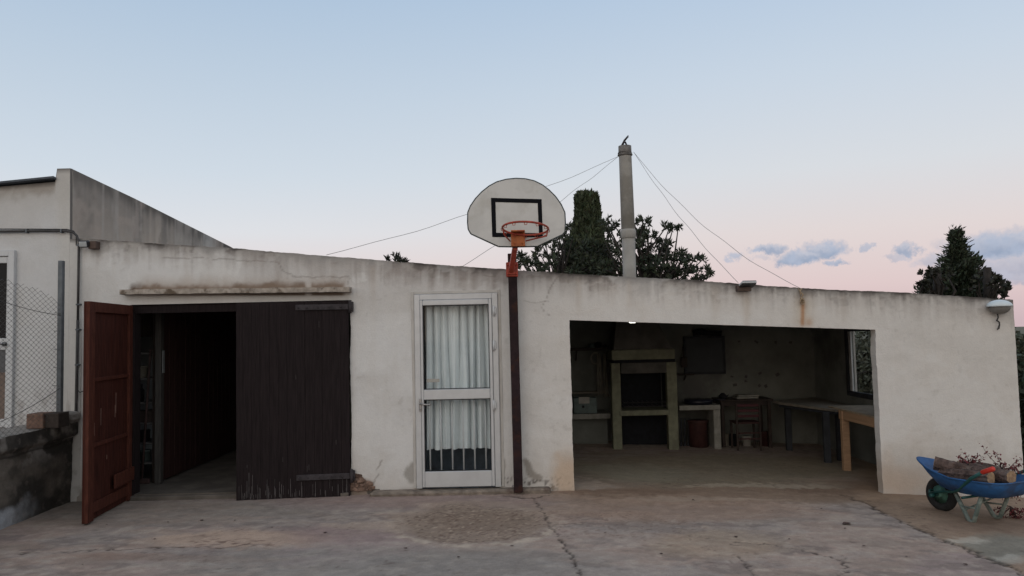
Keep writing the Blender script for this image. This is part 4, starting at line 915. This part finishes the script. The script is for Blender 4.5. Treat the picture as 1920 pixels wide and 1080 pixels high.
# dark blue board on wall with bundle above
a_, b_ = at(1286,700,BY-.06), at(1356,632,BY-.06)
t = thing('wall_board', ((a_.x+b_.x)/2, BY-.06, a_.z), 'large dark blue grey board hung on the back wall right of the hood', 'board')
MB().span((a_.x, BY-.06, a_.z), (b_.x, BY-.03, b_.z), .004).build('panel', M_bluedark, t)
k = MB(); rect_frame(k, a_.x-.02, b_.x+.02, a_.z-.02, b_.z+.02, .035, BY-.075, BY-.028); k.build('frame', M_darkw, t)
k = MB(); c = at(1300,624,BY-.12); e = at(1352,626,BY-.12); k.tube([c, c.lerp(e,.3)+Vector((0,0,.02)), c.lerp(e,.6), e], [.055,.06,.035,.045], 10); k.tube([c+Vector((0,-.05,.02)), e+Vector((0,-.05,.04))], .014, 6); k.cyl((c.x+.1, BY-.12, c.z), (c.x+.1, BY-.0, c.z), .01); k.cyl((e.x-.1, BY-.12, e.z), (e.x-.1, BY-.0, e.z), .01)
solo(k, 'rolled_hose', M_soot, 'black rolled bundle hung high on the back wall above the dark board', 'bundle')
k = MB(); c = at(1284,702,BY-.1); k.box(c, (.26,.15,.02), None, .003); k.bar(c+Vector((0,.07,-.09)), c+Vector((0,-.05,-.015)), .02,.02); solo(k, 'corner_shelf', M_brownw, 'tiny dark shelf on the wall between the barbecue hood and the dark board', 'shelf')
k = MB(); c = at(1281,665,BY-.1); k.tube([c+Vector((0,0,.12)), c+Vector((.01,0,-.05))], [.008,.012], 6); k.box(c+Vector((.01,0,-.12)), (.10,.02,.16), None, .01); solo(k, 'spatula', M_brownw, 'dark spatula hanging on the wall right of the hood', 'spatula')
# dark scuffs on the wall are part of wall: nail hooks
for (px_, py_) in ((1372,706),(1399,706),(1425,700),(1458,702),(1424,723),(1436,724),(1378,722),(1386,640),(1418,641),(1454,642),(1482,642),(1400,714)):
    c = at(px_, py_, BY-.001); k = MB(); k.box((c.x, BY-.003, c.z), (random.uniform(.03,.07), .003, random.uniform(.02,.05)), Matrix.Rotation(random.uniform(-.7,.7),3,'Y'), 0, .006); k.build('wall_scuff', mat('dark_scuff', (.085,.083,.077), .9), shed)
# brown table with folding chair
YT = 11.75; ta, tb = at(1350,750,YT), at(1450,750,YT); zt_ = ta.z; zf4 = FZ(ta.x)
t = thing('brown_table', ((ta.x+tb.x)/2, YT+.3, zf4), 'small dark brown table against the back wall right of the pale counter', 'table')
MB().span((ta.x, YT, zt_-.03), (tb.x, YT+.5, zt_), .005).build('tabletop', M_brownw, t)
for xx in (ta.x+.04, tb.x-.06):
    for yy in (YT+.04, YT+.45): MB().bar((xx,yy,FZ(xx)-.01),(xx,yy,zt_-.03), .05,.05,.004).build('leg', M_brownw, t)
MB().span((ta.x+.04, YT+.03, zt_-.10), (tb.x-.04, YT+.05, zt_-.031), .002).build('apron', M_brownw, t)
k = MB(); c = at(1410,744,YT); k.span((c.x-.20,YT+.1,zt_+.001), (c.x+.13,YT+.35,zt_+.03), .004); k.span((c.x-.17,YT+.12,zt_+.032), (c.x+.15,YT+.34,zt_+.055), .004); solo(k, 'board_stack', M_slab, 'two pale flat boards stacked on the dark brown table', 'boards')
x = at(1362,745,YT).x; k = MB(); k.tube([(x,YT+.2,zt_+.001),(x,YT+.2,zt_+.05),(x,YT+.2,zt_+.09)], [.05,.06,.02], 12); k.tube([(x+.05,YT+.2,zt_+.05),(x+.09,YT+.2,zt_+.06),(x+.05,YT+.2,zt_+.02)], .007, 5); solo(k, 'kettle', M_soot, 'small black kettle at the left end of the dark brown table', 'kettle')
YH = 11.45; ca, cb = at(1382,800,YH), at(1425,800,YH); zf5 = FZ(ca.x)
t = thing('wooden_chair', ((ca.x+cb.x)/2, YH+.1, zf5), 'dark red ladder back chair tucked in front of the brown table', 'chair')
zseat = at(1400,795,YH).z; zbk = at(1400,757,YH).z
for xx in (ca.x, cb.x):
    MB().bar((xx,YH,zf5-.01),(xx,YH+.0,zbk), .03,.03,.004).build('leg', M_brownw, t); MB().bar((xx,YH+.30,zf5-.01),(xx,YH+.30,zseat), .03,.03,.004).build('leg', M_brownw, t)
MB().span((ca.x-.02, YH-.005, zseat), (cb.x+.02, YH+.32, zseat+.025), .006).build('seat', M_redbox, t)
k = MB()
for py_ in (760,770,780): z = at(1400,py_,YH).z; k.span((ca.x+.01,YH-.01,z-.02),(cb.x-.01,YH+.01,z+.018),.004)
k.build('backrest', mat('dark_crimson_slat', (.07,.015,.02), .6), t)
k = MB()
for py_ in (812,823): z = at(1400,py_,YH).z; k.span((ca.x,YH-.008,z-.01),(cb.x,YH+.008,z+.01),.003)
k.build('stretcher', M_redbox, t)
rnd = random.Random(9)
for i, (px_, lab) in enumerate([(1360,'leftmost paint tin on the floor under the brown table'),(1376,'paint tin on the floor left of the red chair'),(1402,'paint tin on the floor directly behind the red chair'),(1436,'paint tin on the floor right of the red chair')]):
    x = at(px_,825,11.9).x; zf = FZ(x); k = MB(); h_ = .12+rnd.random()*.1; k.tube([(x,11.95,zf),(x,11.95,zf+h_),(x,11.95,zf+h_+.003),(x,11.95,zf+h_+.015)], [.07,.07,.075,.075], 14); solo(k, 'paint_can', [M_cloth, M_soot, M_paper, M_redbox][i], lab, 'can', 'tins under the brown table')
# long old tables along right side
x0_, x1_ = at(1566,768,10.45).x, RWX-.02; ztt = at(1566,768,10.45).z
p0 = at(1462,752,11.6); p1 = at(1566,770,10.45); zz = (p0.z+p1.z)/2
t = thing('trestle_table', ((p0.x+p1.x)/2+.3, 11.0, FZ(4.2)), 'long grey topped table on dark legs reaching to the back corner of the room', 'table')
k = MB(); k.prism([(p0.x,p0.y,zz-.035),(p1.x,p1.y,zz-.035),(RWX-.03,p1.y+.0,zz-.035),(RWX-.03,BY-.03,zz-.035),(p0.x+.0,BY-.4,zz-.035)], (0,0,.033)); k.build('tabletop', M_oldtop, t)
k = MB(); k.bar((p0.x+.01,p0.y-.002,zz-.055),(p1.x+.01,p1.y-.002,zz-.055), .07,.03,.003,up=(0,0,1)); k.build('edge_beam', M_darkw, t)
for (px_, py_, Yl) in ((1478,838,11.55),(1549,861,10.5)):
    c = at(px_, 800, Yl); MB().bar((c.x,Yl,FZ(c.x)-.01),(c.x,Yl,zz-.036), .085,.06,.004,up=(0,1,0)).build('leg', M_darkw, t)
c = at(1573,800,10.7); MB().bar((c.x,10.7,FZ(c.x)-.01),(c.x,10.7,zz-.036), .08,.06,.004,up=(0,1,0)).build('leg', M_darkw, t)
# pine workbench
YP = 9.95; q = at(1573,769,YP); zq = q.z
t = thing('pine_workbench', (q.x+.25, 9.5, FZ(4.3)), 'new pale pine workbench under the side window', 'workbench')
MB().span((q.x+.003, 8.72, zq-.0), (RWX-.03, YP+.35, zq+.022), .003).build('tabletop', mat('worn_bench_top', (.30,.24,.17), .8, var=.2, scale=8), t)
MB().bar((q.x+.02, 8.74, zq-.055), (q.x+.02, YP-.0, zq-.055), .025,.11,.002,up=(0,0,1)).build('side_rail', M_pine, t)
MB().span((q.x+.005, YP+.001, zq-.11), (RWX-.06, YP+.03, zq-.001), .002).build('end_rail', M_pine, t)
c = at(1584,800,YP-.06)
for (xx, yy) in ((c.x, YP-.06),(c.x, 8.80),(RWX-.12, YP-.06),(RWX-.12, 8.80)): MB().bar((xx,yy,FZ(xx)-.01),(xx,yy,zq-.001 if xx > 4.5 else zq-.001), .09,.065,.003,up=(0,1,0)).build('leg', M_pine, t)
# ceiling lamp (lit)
c = at(1186,602.5,9.3)
t = thing('ceiling_lamp', (c.x, 9.3, c.z), 'small lit white lamp under the ceiling just inside the barbecue room opening', 'ceiling lamp')
k = MB(); k.tube([(c.x,9.3,c.z-.018),(c.x,9.3,c.z-.006),(c.x,9.3,c.z+.02)], [.03,.052,.045], 16); k.build('bulb', M_lamp, t)
k = MB(); k.tube([(c.x,9.3,c.z+.02),(c.x,9.3,c.z+.03)], [.06,.06], 16); k.tube([(c.x,9.3,c.z+.03),(c.x,9.3,zt(c.x)-.12)], .012, 8); k.build('fitting', M_blackp, t)

# ------------------------------------------------------------------ wheelbarrow
g0 = Vector((4.16, 7.68, 0)); th = math.radians(67); U = Vector((math.cos(th), -math.sin(th), 0)); V_ = Vector((math.sin(th), math.cos(th), 0))
zgb = float(gz(4.3))-.002
def L(u_, v_, z_): return g0+U*u_+V_*v_+Vector((0,0,zgb+z_))
wb = thing('wheelbarrow', (g0+U*.4+Vector((0,0,zgb))), 'blue tray wheelbarrow with green frame loaded with logs at the right edge of the yard', 'wheelbarrow')
n = 40; rimr = []; botr = []
for i in range(n):
    a_ = 2*math.pi*i/n; c_, s_ = math.cos(a_), math.sin(a_)
    e = .42; cu = math.copysign(abs(c_)**e, c_); sv = math.copysign(abs(s_)**e, s_)
    uu = .35+.47*cu; vv = sv*(.33-.07*max(0,-cu)); h_ = .405+.085*max(0, -cu)**2.0-.055*sv*max(0, -cu)**1.5+.012*max(0,cu)
    rimr.append((uu, vv, h_)); botr.append((.42+.26*cu, sv*.20, .265))
def ringpts(r1, r2, t_, inset=0): return [tuple(a+(b-a)*t_ for a, b in zip(p, q_)) for p, q_ in zip(r1, r2)]
k = MB(); rings = [rimr, ringpts(rimr, botr, .35), ringpts(rimr, botr, .75), botr]
rings[1] = [(u_, v_, z_+.0-.03) for u_, v_, z_ in rings[1]]; rings[2] = [(u_, v_, z_-.035) for u_, v_, z_ in rings[2]]; 
vs = []; fs = []
for r_ in rings: vs += [L(*p) for p in r_]
for r_ in rings: vs += [L(p[0]*.985+.006, p[1]*.985, p[2]+.006) for p in r_]
for i in range(3):
    for j in range(n):
        j2 = (j+1) % n; fs.append((i*n+j, i*n+j2, (i+1)*n+j2, (i+1)*n+j)); fs.append((4*n+i*n+j, 4*n+(i+1)*n+j, 4*n+(i+1)*n+j2, 4*n+i*n+j2))
fs.append(tuple(3*n+j for j in range(n))); fs.append(tuple(7*n+j for j in range(n))[::-1])
for j in range(n): fs.append((j, (j+1) % n, 4*n+(j+1) % n, 4*n+j))
k.add(vs, fs, True); k.tube([L(*p) for p in rimr], .008, 6, closed=True); k.build('tray', M_blue, wb)
k = MB()
for sv in (-1, 1):
    k.tube([L(-.06,sv*.09,.17), L(.12,sv*.11,.225), L(.22,sv*.16,.24), L(.36,sv*.24,.285), L(.58,sv*.35,.44), L(.70,sv*.355,.515)], .015, 10)
k.tube([L(-.06,-.09,.17), L(-.09,-.05,.19), L(-.09,.05,.19), L(-.06,.09,.17)], .013, 8)
k.tube([L(.40,-.24,.225), L(.40,.24,.225)], .012, 8); k.build('frame', M_green, wb)
for sv in (-1, 1):
    MB().tube([L(.69,sv*.355,.509), L(.70,sv*.355,.515), L(.80,sv*.357,.560), L(.81,sv*.357,.564)], [.016,.021,.022,.015], 12).build('grip', M_grip, wb)
    kk = MB(); kk.tube([L(.26,sv*.15,.25), L(.40,sv*.17,.02), L(.43,sv*.175,.008), L(.46,sv*.178,.02), L(.56,sv*.19,.28)], [.019,.019,.021,.019,.019], 8)
    kk.tube([L(.335,sv*.16,.13), L(.51,sv*.185,.14)], .008, 6); kk.build('leg', M_leg, wb)
MB().tube([L(.36,-.165,.10), L(.50,.18,.24)], .009, 6).build('brace', M_leg, wb)
k = MB(); k.tube([L(0,-.12,.165), L(0,.12,.165)], .012, 8); k.cyl(L(0,-.16,.165), L(0,-.10,.165), .018); k.build('axle', M_green, wb)
k = MB(); k.tube([L(.122*math.cos(a_), 0, .165+.122*math.sin(a_)) for a_ in np.linspace(0,6.2832,37)[:-1]], .043, 12, closed=True)
wh = k.build('wheel', M_tyre, wb)
k = MB(); k.tube([L(0,-.022,.165), L(0,-.012,.165), L(0,.012,.165), L(0,.022,.165)], [.112,.080,.080,.112], 24); k.cyl(L(0,-.05,.165), L(0,.05,.165), .028); k.build('rim', M_hub, wh)
# logs in the tray
def log(u0, v0, z0, u1, v1, z1, r_, lab, seed, bend=.02):
    rn = random.Random(seed); p, q_ = L(u0,v0,z0), L(u1,v1,z1); m = 12; nn = 18; ax = (q_-p).normalized(); x_ = ax.cross(Vector((0,0,1))).normalized(); y_ = ax.cross(x_)
    lump = [rn.uniform(.86,1.12) for _ in range(nn)]; vs = []
    for i in range(m+1):
        c = p.lerp(q_, i/m)+Vector((0,0,bend*math.sin(i/m*math.pi)))+x_*rn.uniform(-.004,.004)
        for j in range(nn): rr = r_*lump[j]*(1+rn.uniform(-.06,.06))*(1-.12*i/m); vs.append(c+(x_*math.cos(2*math.pi*j/nn)+y_*math.sin(2*math.pi*j/nn))*rr)
    t_ = thing('log', p.lerp(q_, .5)-Vector((0,0,r_)), lab, 'log', 'logs in the wheelbarrow')
    k = MB(); k.add(vs, [(i*nn+j, i*nn+(j+1) % nn, (i+1)*nn+(j+1) % nn, (i+1)*nn+j) for i in range(m) for j in range(nn)], False); k.build('bark', M_bark, t_)
    for i, s_ in ((0,-1),(m,1)):
        k = MB(); k.prism([v-ax*.002*s_ for v in vs[i*nn:(i+1)*nn]], ax*.004*s_); k.build('cut_end', M_cut, t_)
def PL(px, py, Y):
    p = at(px, py, Y)-g0-Vector((0,0,zgb)); return (p.dot(U), p.dot(V_), p.z)
log(*PL(1752,868,7.50), *PL(1838,888,7.30), .062, 'dark brown barked log at the upper left of the wheelbarrow load', 2, .0)
log(*PL(1768,889,7.46), *PL(1858,896,7.04), .064, 'long grey barked log lying lowest across the front of the wheelbarrow', 1, .0)
log(*PL(1822,882,7.36), *PL(1896,895,6.98), .066, 'log at the right of the wheelbarrow load with its pale sawn end facing out', 3, .0)
log(*PL(1795,874,7.62), *PL(1880,885,7.52), .055, 'log half hidden at the back of the wheelbarrow load', 4)
log(*PL(1800,892,7.45), *PL(1885,902,7.30), .050, 'log lying underneath the others deep in the wheelbarrow', 5)
def branch(root, dirv, ln, lab, seed, nt=9, nleaf=110, spread=.14):
    rn = random.Random(seed); t_ = thing('dry_branch', root, lab, 'branch', 'dry red leaved branches')
    k = MB(); tips = []
    for i in range(nt):
        d_ = (dirv+Vector((rn.gauss(0,.5),rn.gauss(0,.5),rn.gauss(0,.5)))).normalized(); l_ = ln*rn.uniform(.5,1); p = Vector(root); pts = [p]
        for s_ in range(5): d_ = (d_+Vector((rn.gauss(0,.22),rn.gauss(0,.22),rn.gauss(-.06,.22)))).normalized(); p = p+d_*l_/5; pts.append(p)
        k.tube(pts, [.005,.0045,.004,.003,.0022,.0015], 4); tips += pts[2:]
    k.build('twig', M_twig, t_)
    k = MB()
    for i in range(nleaf):
        c = rn.choice(tips)+Vector((rn.gauss(0,.014),rn.gauss(0,.014),rn.gauss(0,.014))); a_ = Vector((rn.gauss(0,1),rn.gauss(0,1),rn.gauss(0,1))).normalized(); b_ = a_.cross(Vector((rn.gauss(0,1),rn.gauss(0,1),1))).normalized(); s_ = rn.uniform(.008,.017)
        k.add([c-a_*s_, c+b_*s_*.6, c+a_*s_*1.2, c-b_*s_*.6], [(0,1,2,3)])
    k.build('leaves', M_redleaf, t_)
branch(at(1818,880,7.4), Vector((-.1,.0,1)), .22, 'sparse dry twigs with reddish leaves sticking up from the log load', 11, 9, 130)
branch(at(1880,882,7.2), Vector((.7,.0,.35)), .34, 'dry twigs with red brown leaves at the right end of the wheelbarrow load', 12, 9, 200)
branch(at(1895,950,7.4), Vector((.2,-.1,-.75)), .22, 'dark red dry twigs trailing to the ground under the wheelbarrow handles', 13, 12, 260)
branch(at(1903,908,7.1), Vector((.2,-.1,-.5)), .25, 'dry twigs hanging over the rear rim of the wheelbarrow tray', 14, 7, 90)
# curled brown leaf clump at the edge
def leaf_thing(p, size, ang, m, lab, group=None, curl=.4):
    k = MB(); vs = []; fs = []; n_ = 7
    for i in range(n_):
        t_ = i/(n_-1); w = math.sin(math.pi*min(.97,max(.03,t_)))**.8*size*.38; x_ = (t_-.5)*size
        for s_ in (-1,0,1): vs.append((x_, s_*w, abs(s_)*w*curl+size*curl*.3*(t_-.5)**2*2))
    for i in range(n_-1):
        for j in range(2): fs.append((i*3+j, i*3+j+1, (i+1)*3+j+1, (i+1)*3+j))
    R = Euler((0, 0, ang)).to_matrix(); vs = [R @ Vector(v)+Vector(p)+Vector((0,0,.006)) for v in vs]; k.add(vs, fs, True)
    return solo(k, 'dry_leaf', m, lab, 'leaf', group)
M_dry = mat('dry_brown_leaf', (.07,.042,.034), .85, var=.3, scale=30)
leaf_thing(gp(1588,984), .09, .3, M_dry, 'largest curled brown leaf lying alone on the concrete left of the wheelbarrow'); leaf_thing(gp(392,932), .10, -.1, M_dry, 'dark curled leaf just outside the garage doorway')
rnl = random.Random(31)
for i, p_ in enumerate([(200,985),(290,1012),(315,980),(440,977),(510,990),(610,1000),(860,1046),(960,1025),(1135,1000),(1380,1008),(1480,1012),(1620,1025),(1700,1045),(1240,1040),(760,1030),(1585,992),(378,977),(155,1060),(1810,1060),(1540,955),(1300,938)]):
    leaf_thing(gp(*p_), rnl.uniform(.02,.042), rnl.uniform(0,3), M_dry, 'tiny dark dry leaf scrap on the concrete yard', 'small leaf scraps scattered on the yard')

# ------------------------------------------------------------------ trees
def leaves_mesh(name, C0, S, parent, colr, dirs=None, aspect=.45, seed=0, m=None):
    rg = np.random.RandomState(seed); n_ = len(C0)
    a_ = rg.normal(size=(n_,3)) if dirs is None else dirs+rg.normal(size=(n_,3))*.35
    a_ /= np.linalg.norm(a_, axis=1)[:,None]; b_ = np.cross(a_, rg.normal(size=(n_,3))); b_ /= np.linalg.norm(b_, axis=1)[:,None]
    S = S[:,None]; w = S*aspect
    P = np.stack([C0-a_*S*.5, C0+b_*w*.5, C0+a_*S*.6, C0-b_*w*.5], 1).reshape(-1,3)
    P = P - np.array(world_loc(parent))
    me = bpy.data.meshes.new(name); me.vertices.add(n_*4); me.vertices.foreach_set('co', P.astype(np.float32).ravel())
    me.loops.add(n_*4); me.loops.foreach_set('vertex_index', np.arange(n_*4, dtype=np.int32)); me.polygons.add(n_); me.polygons.foreach_set('loop_start', np.arange(0, n_*4, 4, dtype=np.int32))
    me.update(calc_edges=True); me.materials.append(m or M_leaf)
    cc = np.array(colr)[None,:]*(.6+.9*rg.rand(n_,1))+rg.normal(size=(n_,3))*.003
    col_attr(me, np.repeat(cc, 4, 0)); o = bpy.data.objects.new(name, me); COL.objects.link(o); o.parent = parent; return o
def trunk_mb(base, top, r0, r1, limbs=(), seed=0):
    k = MB(); rn = random.Random(seed); b_, t_ = Vector(base), Vector(top)
    k.tube([b_.lerp(t_, i/5)+Vector((rn.gauss(0,.03),rn.gauss(0,.03),0))*(1 if 0 < i < 5 else 0) for i in range(6)], [r0+(r1-r0)*i/5 for i in range(6)], 8)
    for (s_, e_, r_) in limbs:
        p = b_.lerp(t_, s_); e_ = Vector(e_); mid = p.lerp(e_, .5)+Vector((rn.gauss(0,.1),rn.gauss(0,.1),.12)); k.tube([p, mid, e_], [r_, r_*.7, r_*.25], 6)
    return k
# columnar cypress behind the room
YT1 = 17.0; rg = np.random.RandomState(5)
c_t = at(1100,362,YT1); c_b = at(1104,560,YT1)
t = thing('cypress_tree', (c_b.x, YT1, -.3), 'dense blunt topped columnar cypress rising behind the outbuilding', 'tree')
trunk_mb((c_b.x,YT1,-.3), (c_t.x,YT1,c_t.z-.3), .18, .04).build('trunk', M_trunk, t)
prof = [(362,12),(368,19),(380,21),(400,22.5),(420,25),(440,29),(460,34),(480,40),(520,48),(600,54),(700,52)]
C0 = []; n_ = 26000; pyv = rg.rand(n_)**.9*330+364; hw = np.interp(pyv, [p[0] for p in prof], [p[1] for p in prof])
an = rg.rand(n_)*2*math.pi
lump = .82+.36*vn(an*2.6, pyv*.075, 3); rr = hw/F*YT1*lump*(.60+.42*rg.rand(n_)**.5); rr = np.minimum(rr, hw/F*YT1*1.12)
cxx = at(1100,362,YT1).x+(c_b.x-c_t.x)*(pyv-362)/200; zz_ = np.array([at(1100,y_,YT1).z for y_ in range(360,700)])[(pyv-360).astype(int)]
C0 = np.stack([cxx+rr*np.cos(an), YT1+rr*np.sin(an), zz_+rg.normal(size=n_)*.03], 1)
leaves_mesh('crown', C0, .10+.07*rg.rand(n_), t, (.045,.056,.030), dirs=np.stack([np.cos(an)*.3, np.sin(an)*.3, np.ones(n_)], 1), aspect=.5, seed=5)
# broad leafed evergreens in front of the cypress
def clump_tree(name, Y, clumps, label, cat, colr, seed, leaf=.13, per=70, base_px=None, group=None, rad=1.0, depth=1.2, tuft=True, aspect=.32):
    rg = np.random.RandomState(seed); cx_ = sum(c[0] for c in clumps)/len(clumps); b_ = at(base_px or cx_, 560, Y); gz0 = float(gz(b_.x))
    t_ = thing(name, (b_.x, Y, gz0), label, cat, group)
    C0 = []; Dr = []; limbs = []
    for (px_, py_, r_) in clumps:
        Yc_ = Y+rg.uniform(-depth, depth)*.5; c = np.array(at(px_, py_, Yc_)); rw_ = r_/F*Yc_*rad
        limbs.append((rg.uniform(.45,.85), tuple(c), .035))
        nt_ = max(3, int(per*(r_/16.)**2/9))
        for _ in range(nt_):
            v = rg.normal(size=3); v /= np.linalg.norm(v); tip = c+v*rw_*rg.rand()**.45*np.array([1,1.1,.85])
            m_ = 15; dv = rg.normal(size=(m_,3)); dv /= np.linalg.norm(dv, axis=1)[:,None]; dv = dv+v*.6+np.array([0,0,.35])
            C0.append(tip+dv*leaf*.42); Dr.append(dv)
    C0 = np.concatenate(C0); Dr = np.concatenate(Dr)
    top = at(base_px or cx_, 520, Y); trunk_mb((b_.x,Y,gz0-.1), (b_.x+.05,Y,top.z+.2), .16, .07, limbs, seed).build('trunk', M_trunk, t_)
    leaves_mesh('crown', C0, leaf*(.7+.6*rg.rand(len(C0))), t_, colr, dirs=Dr, aspect=aspect, seed=seed)
    return t_
rnc = random.Random(12)
def fill(x0, x1, topf, yb, step, r_):
    out = []; x = x0
    while x <= x1:
        y = topf(x)+r_*.8
        while y < yb: out.append((x+rnc.uniform(-5,5), y+rnc.uniform(-4,4), r_*rnc.uniform(.75,1.2))); y += step
        x += step
    return out
tl_ = lambda x: np.interp(x, [975,990,1010,1030,1050,1065,1080,1100,1125,1145], [500,478,470,452,440,428,445,450,455,460])
cl = fill(985,1125,tl_,540,15,13)+[(976,487,8),(984,496,9),(1003,468,7),(1018,462,7),(1024,458,7),(1040,440,9),(1050,432,6),(1058,446,10),(1064,428,5),(978,478,4)]
clump_tree('evergreen_tree', 15.6, cl, 'dark broad leaved evergreen left of the chimney, in front of the cypress base', 'tree', (.040,.050,.032), 21, .105, 62, 1055)
tr_ = lambda x: np.interp(x, [1125,1140,1160,1180,1200,1215,1230,1250,1270,1300,1325,1340], [455,430,432,428,425,430,445,462,468,482,502,518])
cl = fill(1135,1322,tr_,545,15,13)+[(1138,416,8),(1150,420,9),(1134,424,6),(1158,430,8),(1206,412,8),(1212,424,10),(1200,430,9),(1196,440,10),(1216,440,8),(1250,424,6),(1262,428,5),(1272,424,5),(1254,430,6),(1245,456,7),(1252,462,8),(1278,474,7),(1305,480,6),(1318,486,5),(1328,508,6),(1333,512,4),(1240,470,10),(1187,450,12),(1282,480,6),(1190,418,5)]
clump_tree('evergreen_tree', 15.2, cl, 'dark spreading broad leaved evergreen behind and right of the chimney', 'tree', (.038,.047,.031), 22, .105, 62, 1220)
k_cl = [(1389,527,3),(1346,522,3),(1400,528,3),(1412,529,3)]
clump_tree('shrub', 15.0, [(730,488,6),(742,485,6),(752,486,6),(762,488,5),(745,494,9),(757,495,8)], 'small bush tip peeping over the roof left of the backboard', 'shrub', (.027,.030,.022), 23, .09, 50, 745)
# pointed conifer on the right
YT2 = 16.5; rg = np.random.RandomState(8); apex = at(1793,433,YT2); bse = at(1800,560,YT2)
t = thing('conifer_tree', (bse.x, YT2, -.6), 'pointed dark conifer rising over the right end of the outbuilding', 'tree')
limbs = []; C0 = []; Dr = []
H_ = apex.z+.6; nb = 150
for i in range(nb):
    f = (i+.5)/nb; py_ = 434+f*150; hw = np.interp(py_, [432,445,460,475,490,510,530,550,600], [1,4,9,16,25,38,50,58,62]); an = rg.rand()*2*math.pi
    L_ = hw/F*YT2*rg.uniform(.6,1.22); z0 = at(1795,py_,YT2).z; ctr = np.array([apex.x+(bse.x-apex.x)*f, YT2, z0-.12*L_]); tip = ctr+np.array([math.cos(an)*L_, math.sin(an)*L_, .32*L_])
    limbs.append((min(.97,max(.1,(z0+.6)/H_-.02)), tuple(ctr+(tip-ctr)*.9), .008)); m_ = int(26+L_*230)
    tt = rg.rand(m_)**.75; q = ctr+(tip-ctr)*tt[:,None]+rg.normal(size=(m_,3))*(.055+.05*L_*(1-tt[:,None])); C0.append(q)
    dv = np.tile((tip-ctr)/L_, (m_,1))+np.array([0,0,.5]); Dr.append(dv)
C0 = np.concatenate(C0); Dr = np.concatenate(Dr)
trunk_mb((bse.x,YT2,-.6), (apex.x,YT2,apex.z+.03), .16, .012, limbs, 3).build('trunk', M_trunk, t)
leaves_mesh('crown', C0, .075+.055*rg.rand(len(C0)), t, (.040,.052,.033), dirs=Dr, aspect=.38, seed=8)
cl = [(1735,515,7),(1744,508,4),(1732,530,6),(1745,528,9),(1756,512,5),(1760,520,12),(1750,540,12),(1728,542,6),(1770,535,14),(1775,515,8),(1738,546,9),(1727,533,3)]
clump_tree('shrub', 15.4, cl, 'dark round leaved shrub at the left foot of the pointed conifer', 'shrub', (.032,.034,.026), 24, .09, 40, 1755, aspect=.6, rad=.85)
cl = [(1838,515,4),(1845,515,9),(1858,518,7),(1866,522,6),(1876,530,6),(1884,536,5),(1888,545,6),(1862,535,9),(1848,540,10),(1872,546,7),(1835,525,10),(1830,545,14),(1855,550,10),(1880,552,6)]
clump_tree('shrub', 15.4, cl, 'dark round leaved shrub at the right foot of the pointed conifer', 'shrub', (.032,.034,.026), 25, .09, 40, 1850, aspect=.6, rad=.8)
# leafy bushes past the right end and beyond the side window
for i, (X_, Y_, h_, lab) in enumerate([(6.45,13.7,1.95,'leafy bush outside seen through the side window of the barbecue room'),(6.75,9.8,1.6,'dark bush just past the right end of the outbuilding'),(8.8,13.6,1.75,'taller bush far behind the right end of the outbuilding')]):
    rg = np.random.RandomState(40+i); n_ = 7000; zb_ = float(gz(X_)); t = thing('bush', (X_, Y_, zb_), lab, 'bush')
    v = rg.normal(size=(n_,3)); v /= np.linalg.norm(v, axis=1)[:,None]; q = v*(rg.rand(n_)**.4)[:,None]
    lm = .75+.5*vn(np.arctan2(q[:,1],q[:,0])*2+5, q[:,2]*4+9, i)
    C0 = np.array([X_,Y_,zb_+h_*.5])+q*np.array([.75,.95,h_*.52])*lm[:,None]
    trunk_mb((X_,Y_,zb_-.05),(X_,Y_,zb_+h_*.6),.07,.02,[(rg.uniform(.2,.9),tuple(np.array([X_,Y_,zb_+h_*.5])+rg.normal(size=3)*.5),.02) for _ in range(14)],i).build('trunk', M_trunk, t)
    leaves_mesh('crown', C0, .07+.06*rg.rand(n_), t, [(.10,.105,.075),(.035,.042,.026),(.05,.055,.035)][i], aspect=.5, seed=50+i)  # leaf colour differs per bush, darkest just past the right end
# low dark rail and roof edge beyond the end of the wall
k = MB(); k.bar((XR+.10, D+.25, -.3), (XR+.10, D+.25, 1.9), .03, .03); 
solo(k, 'metal_rod', mat('dark_red_rod', (.08,.03,.028), .6), 'thin dark red rod standing against the far right corner of the outbuilding', 'rod')
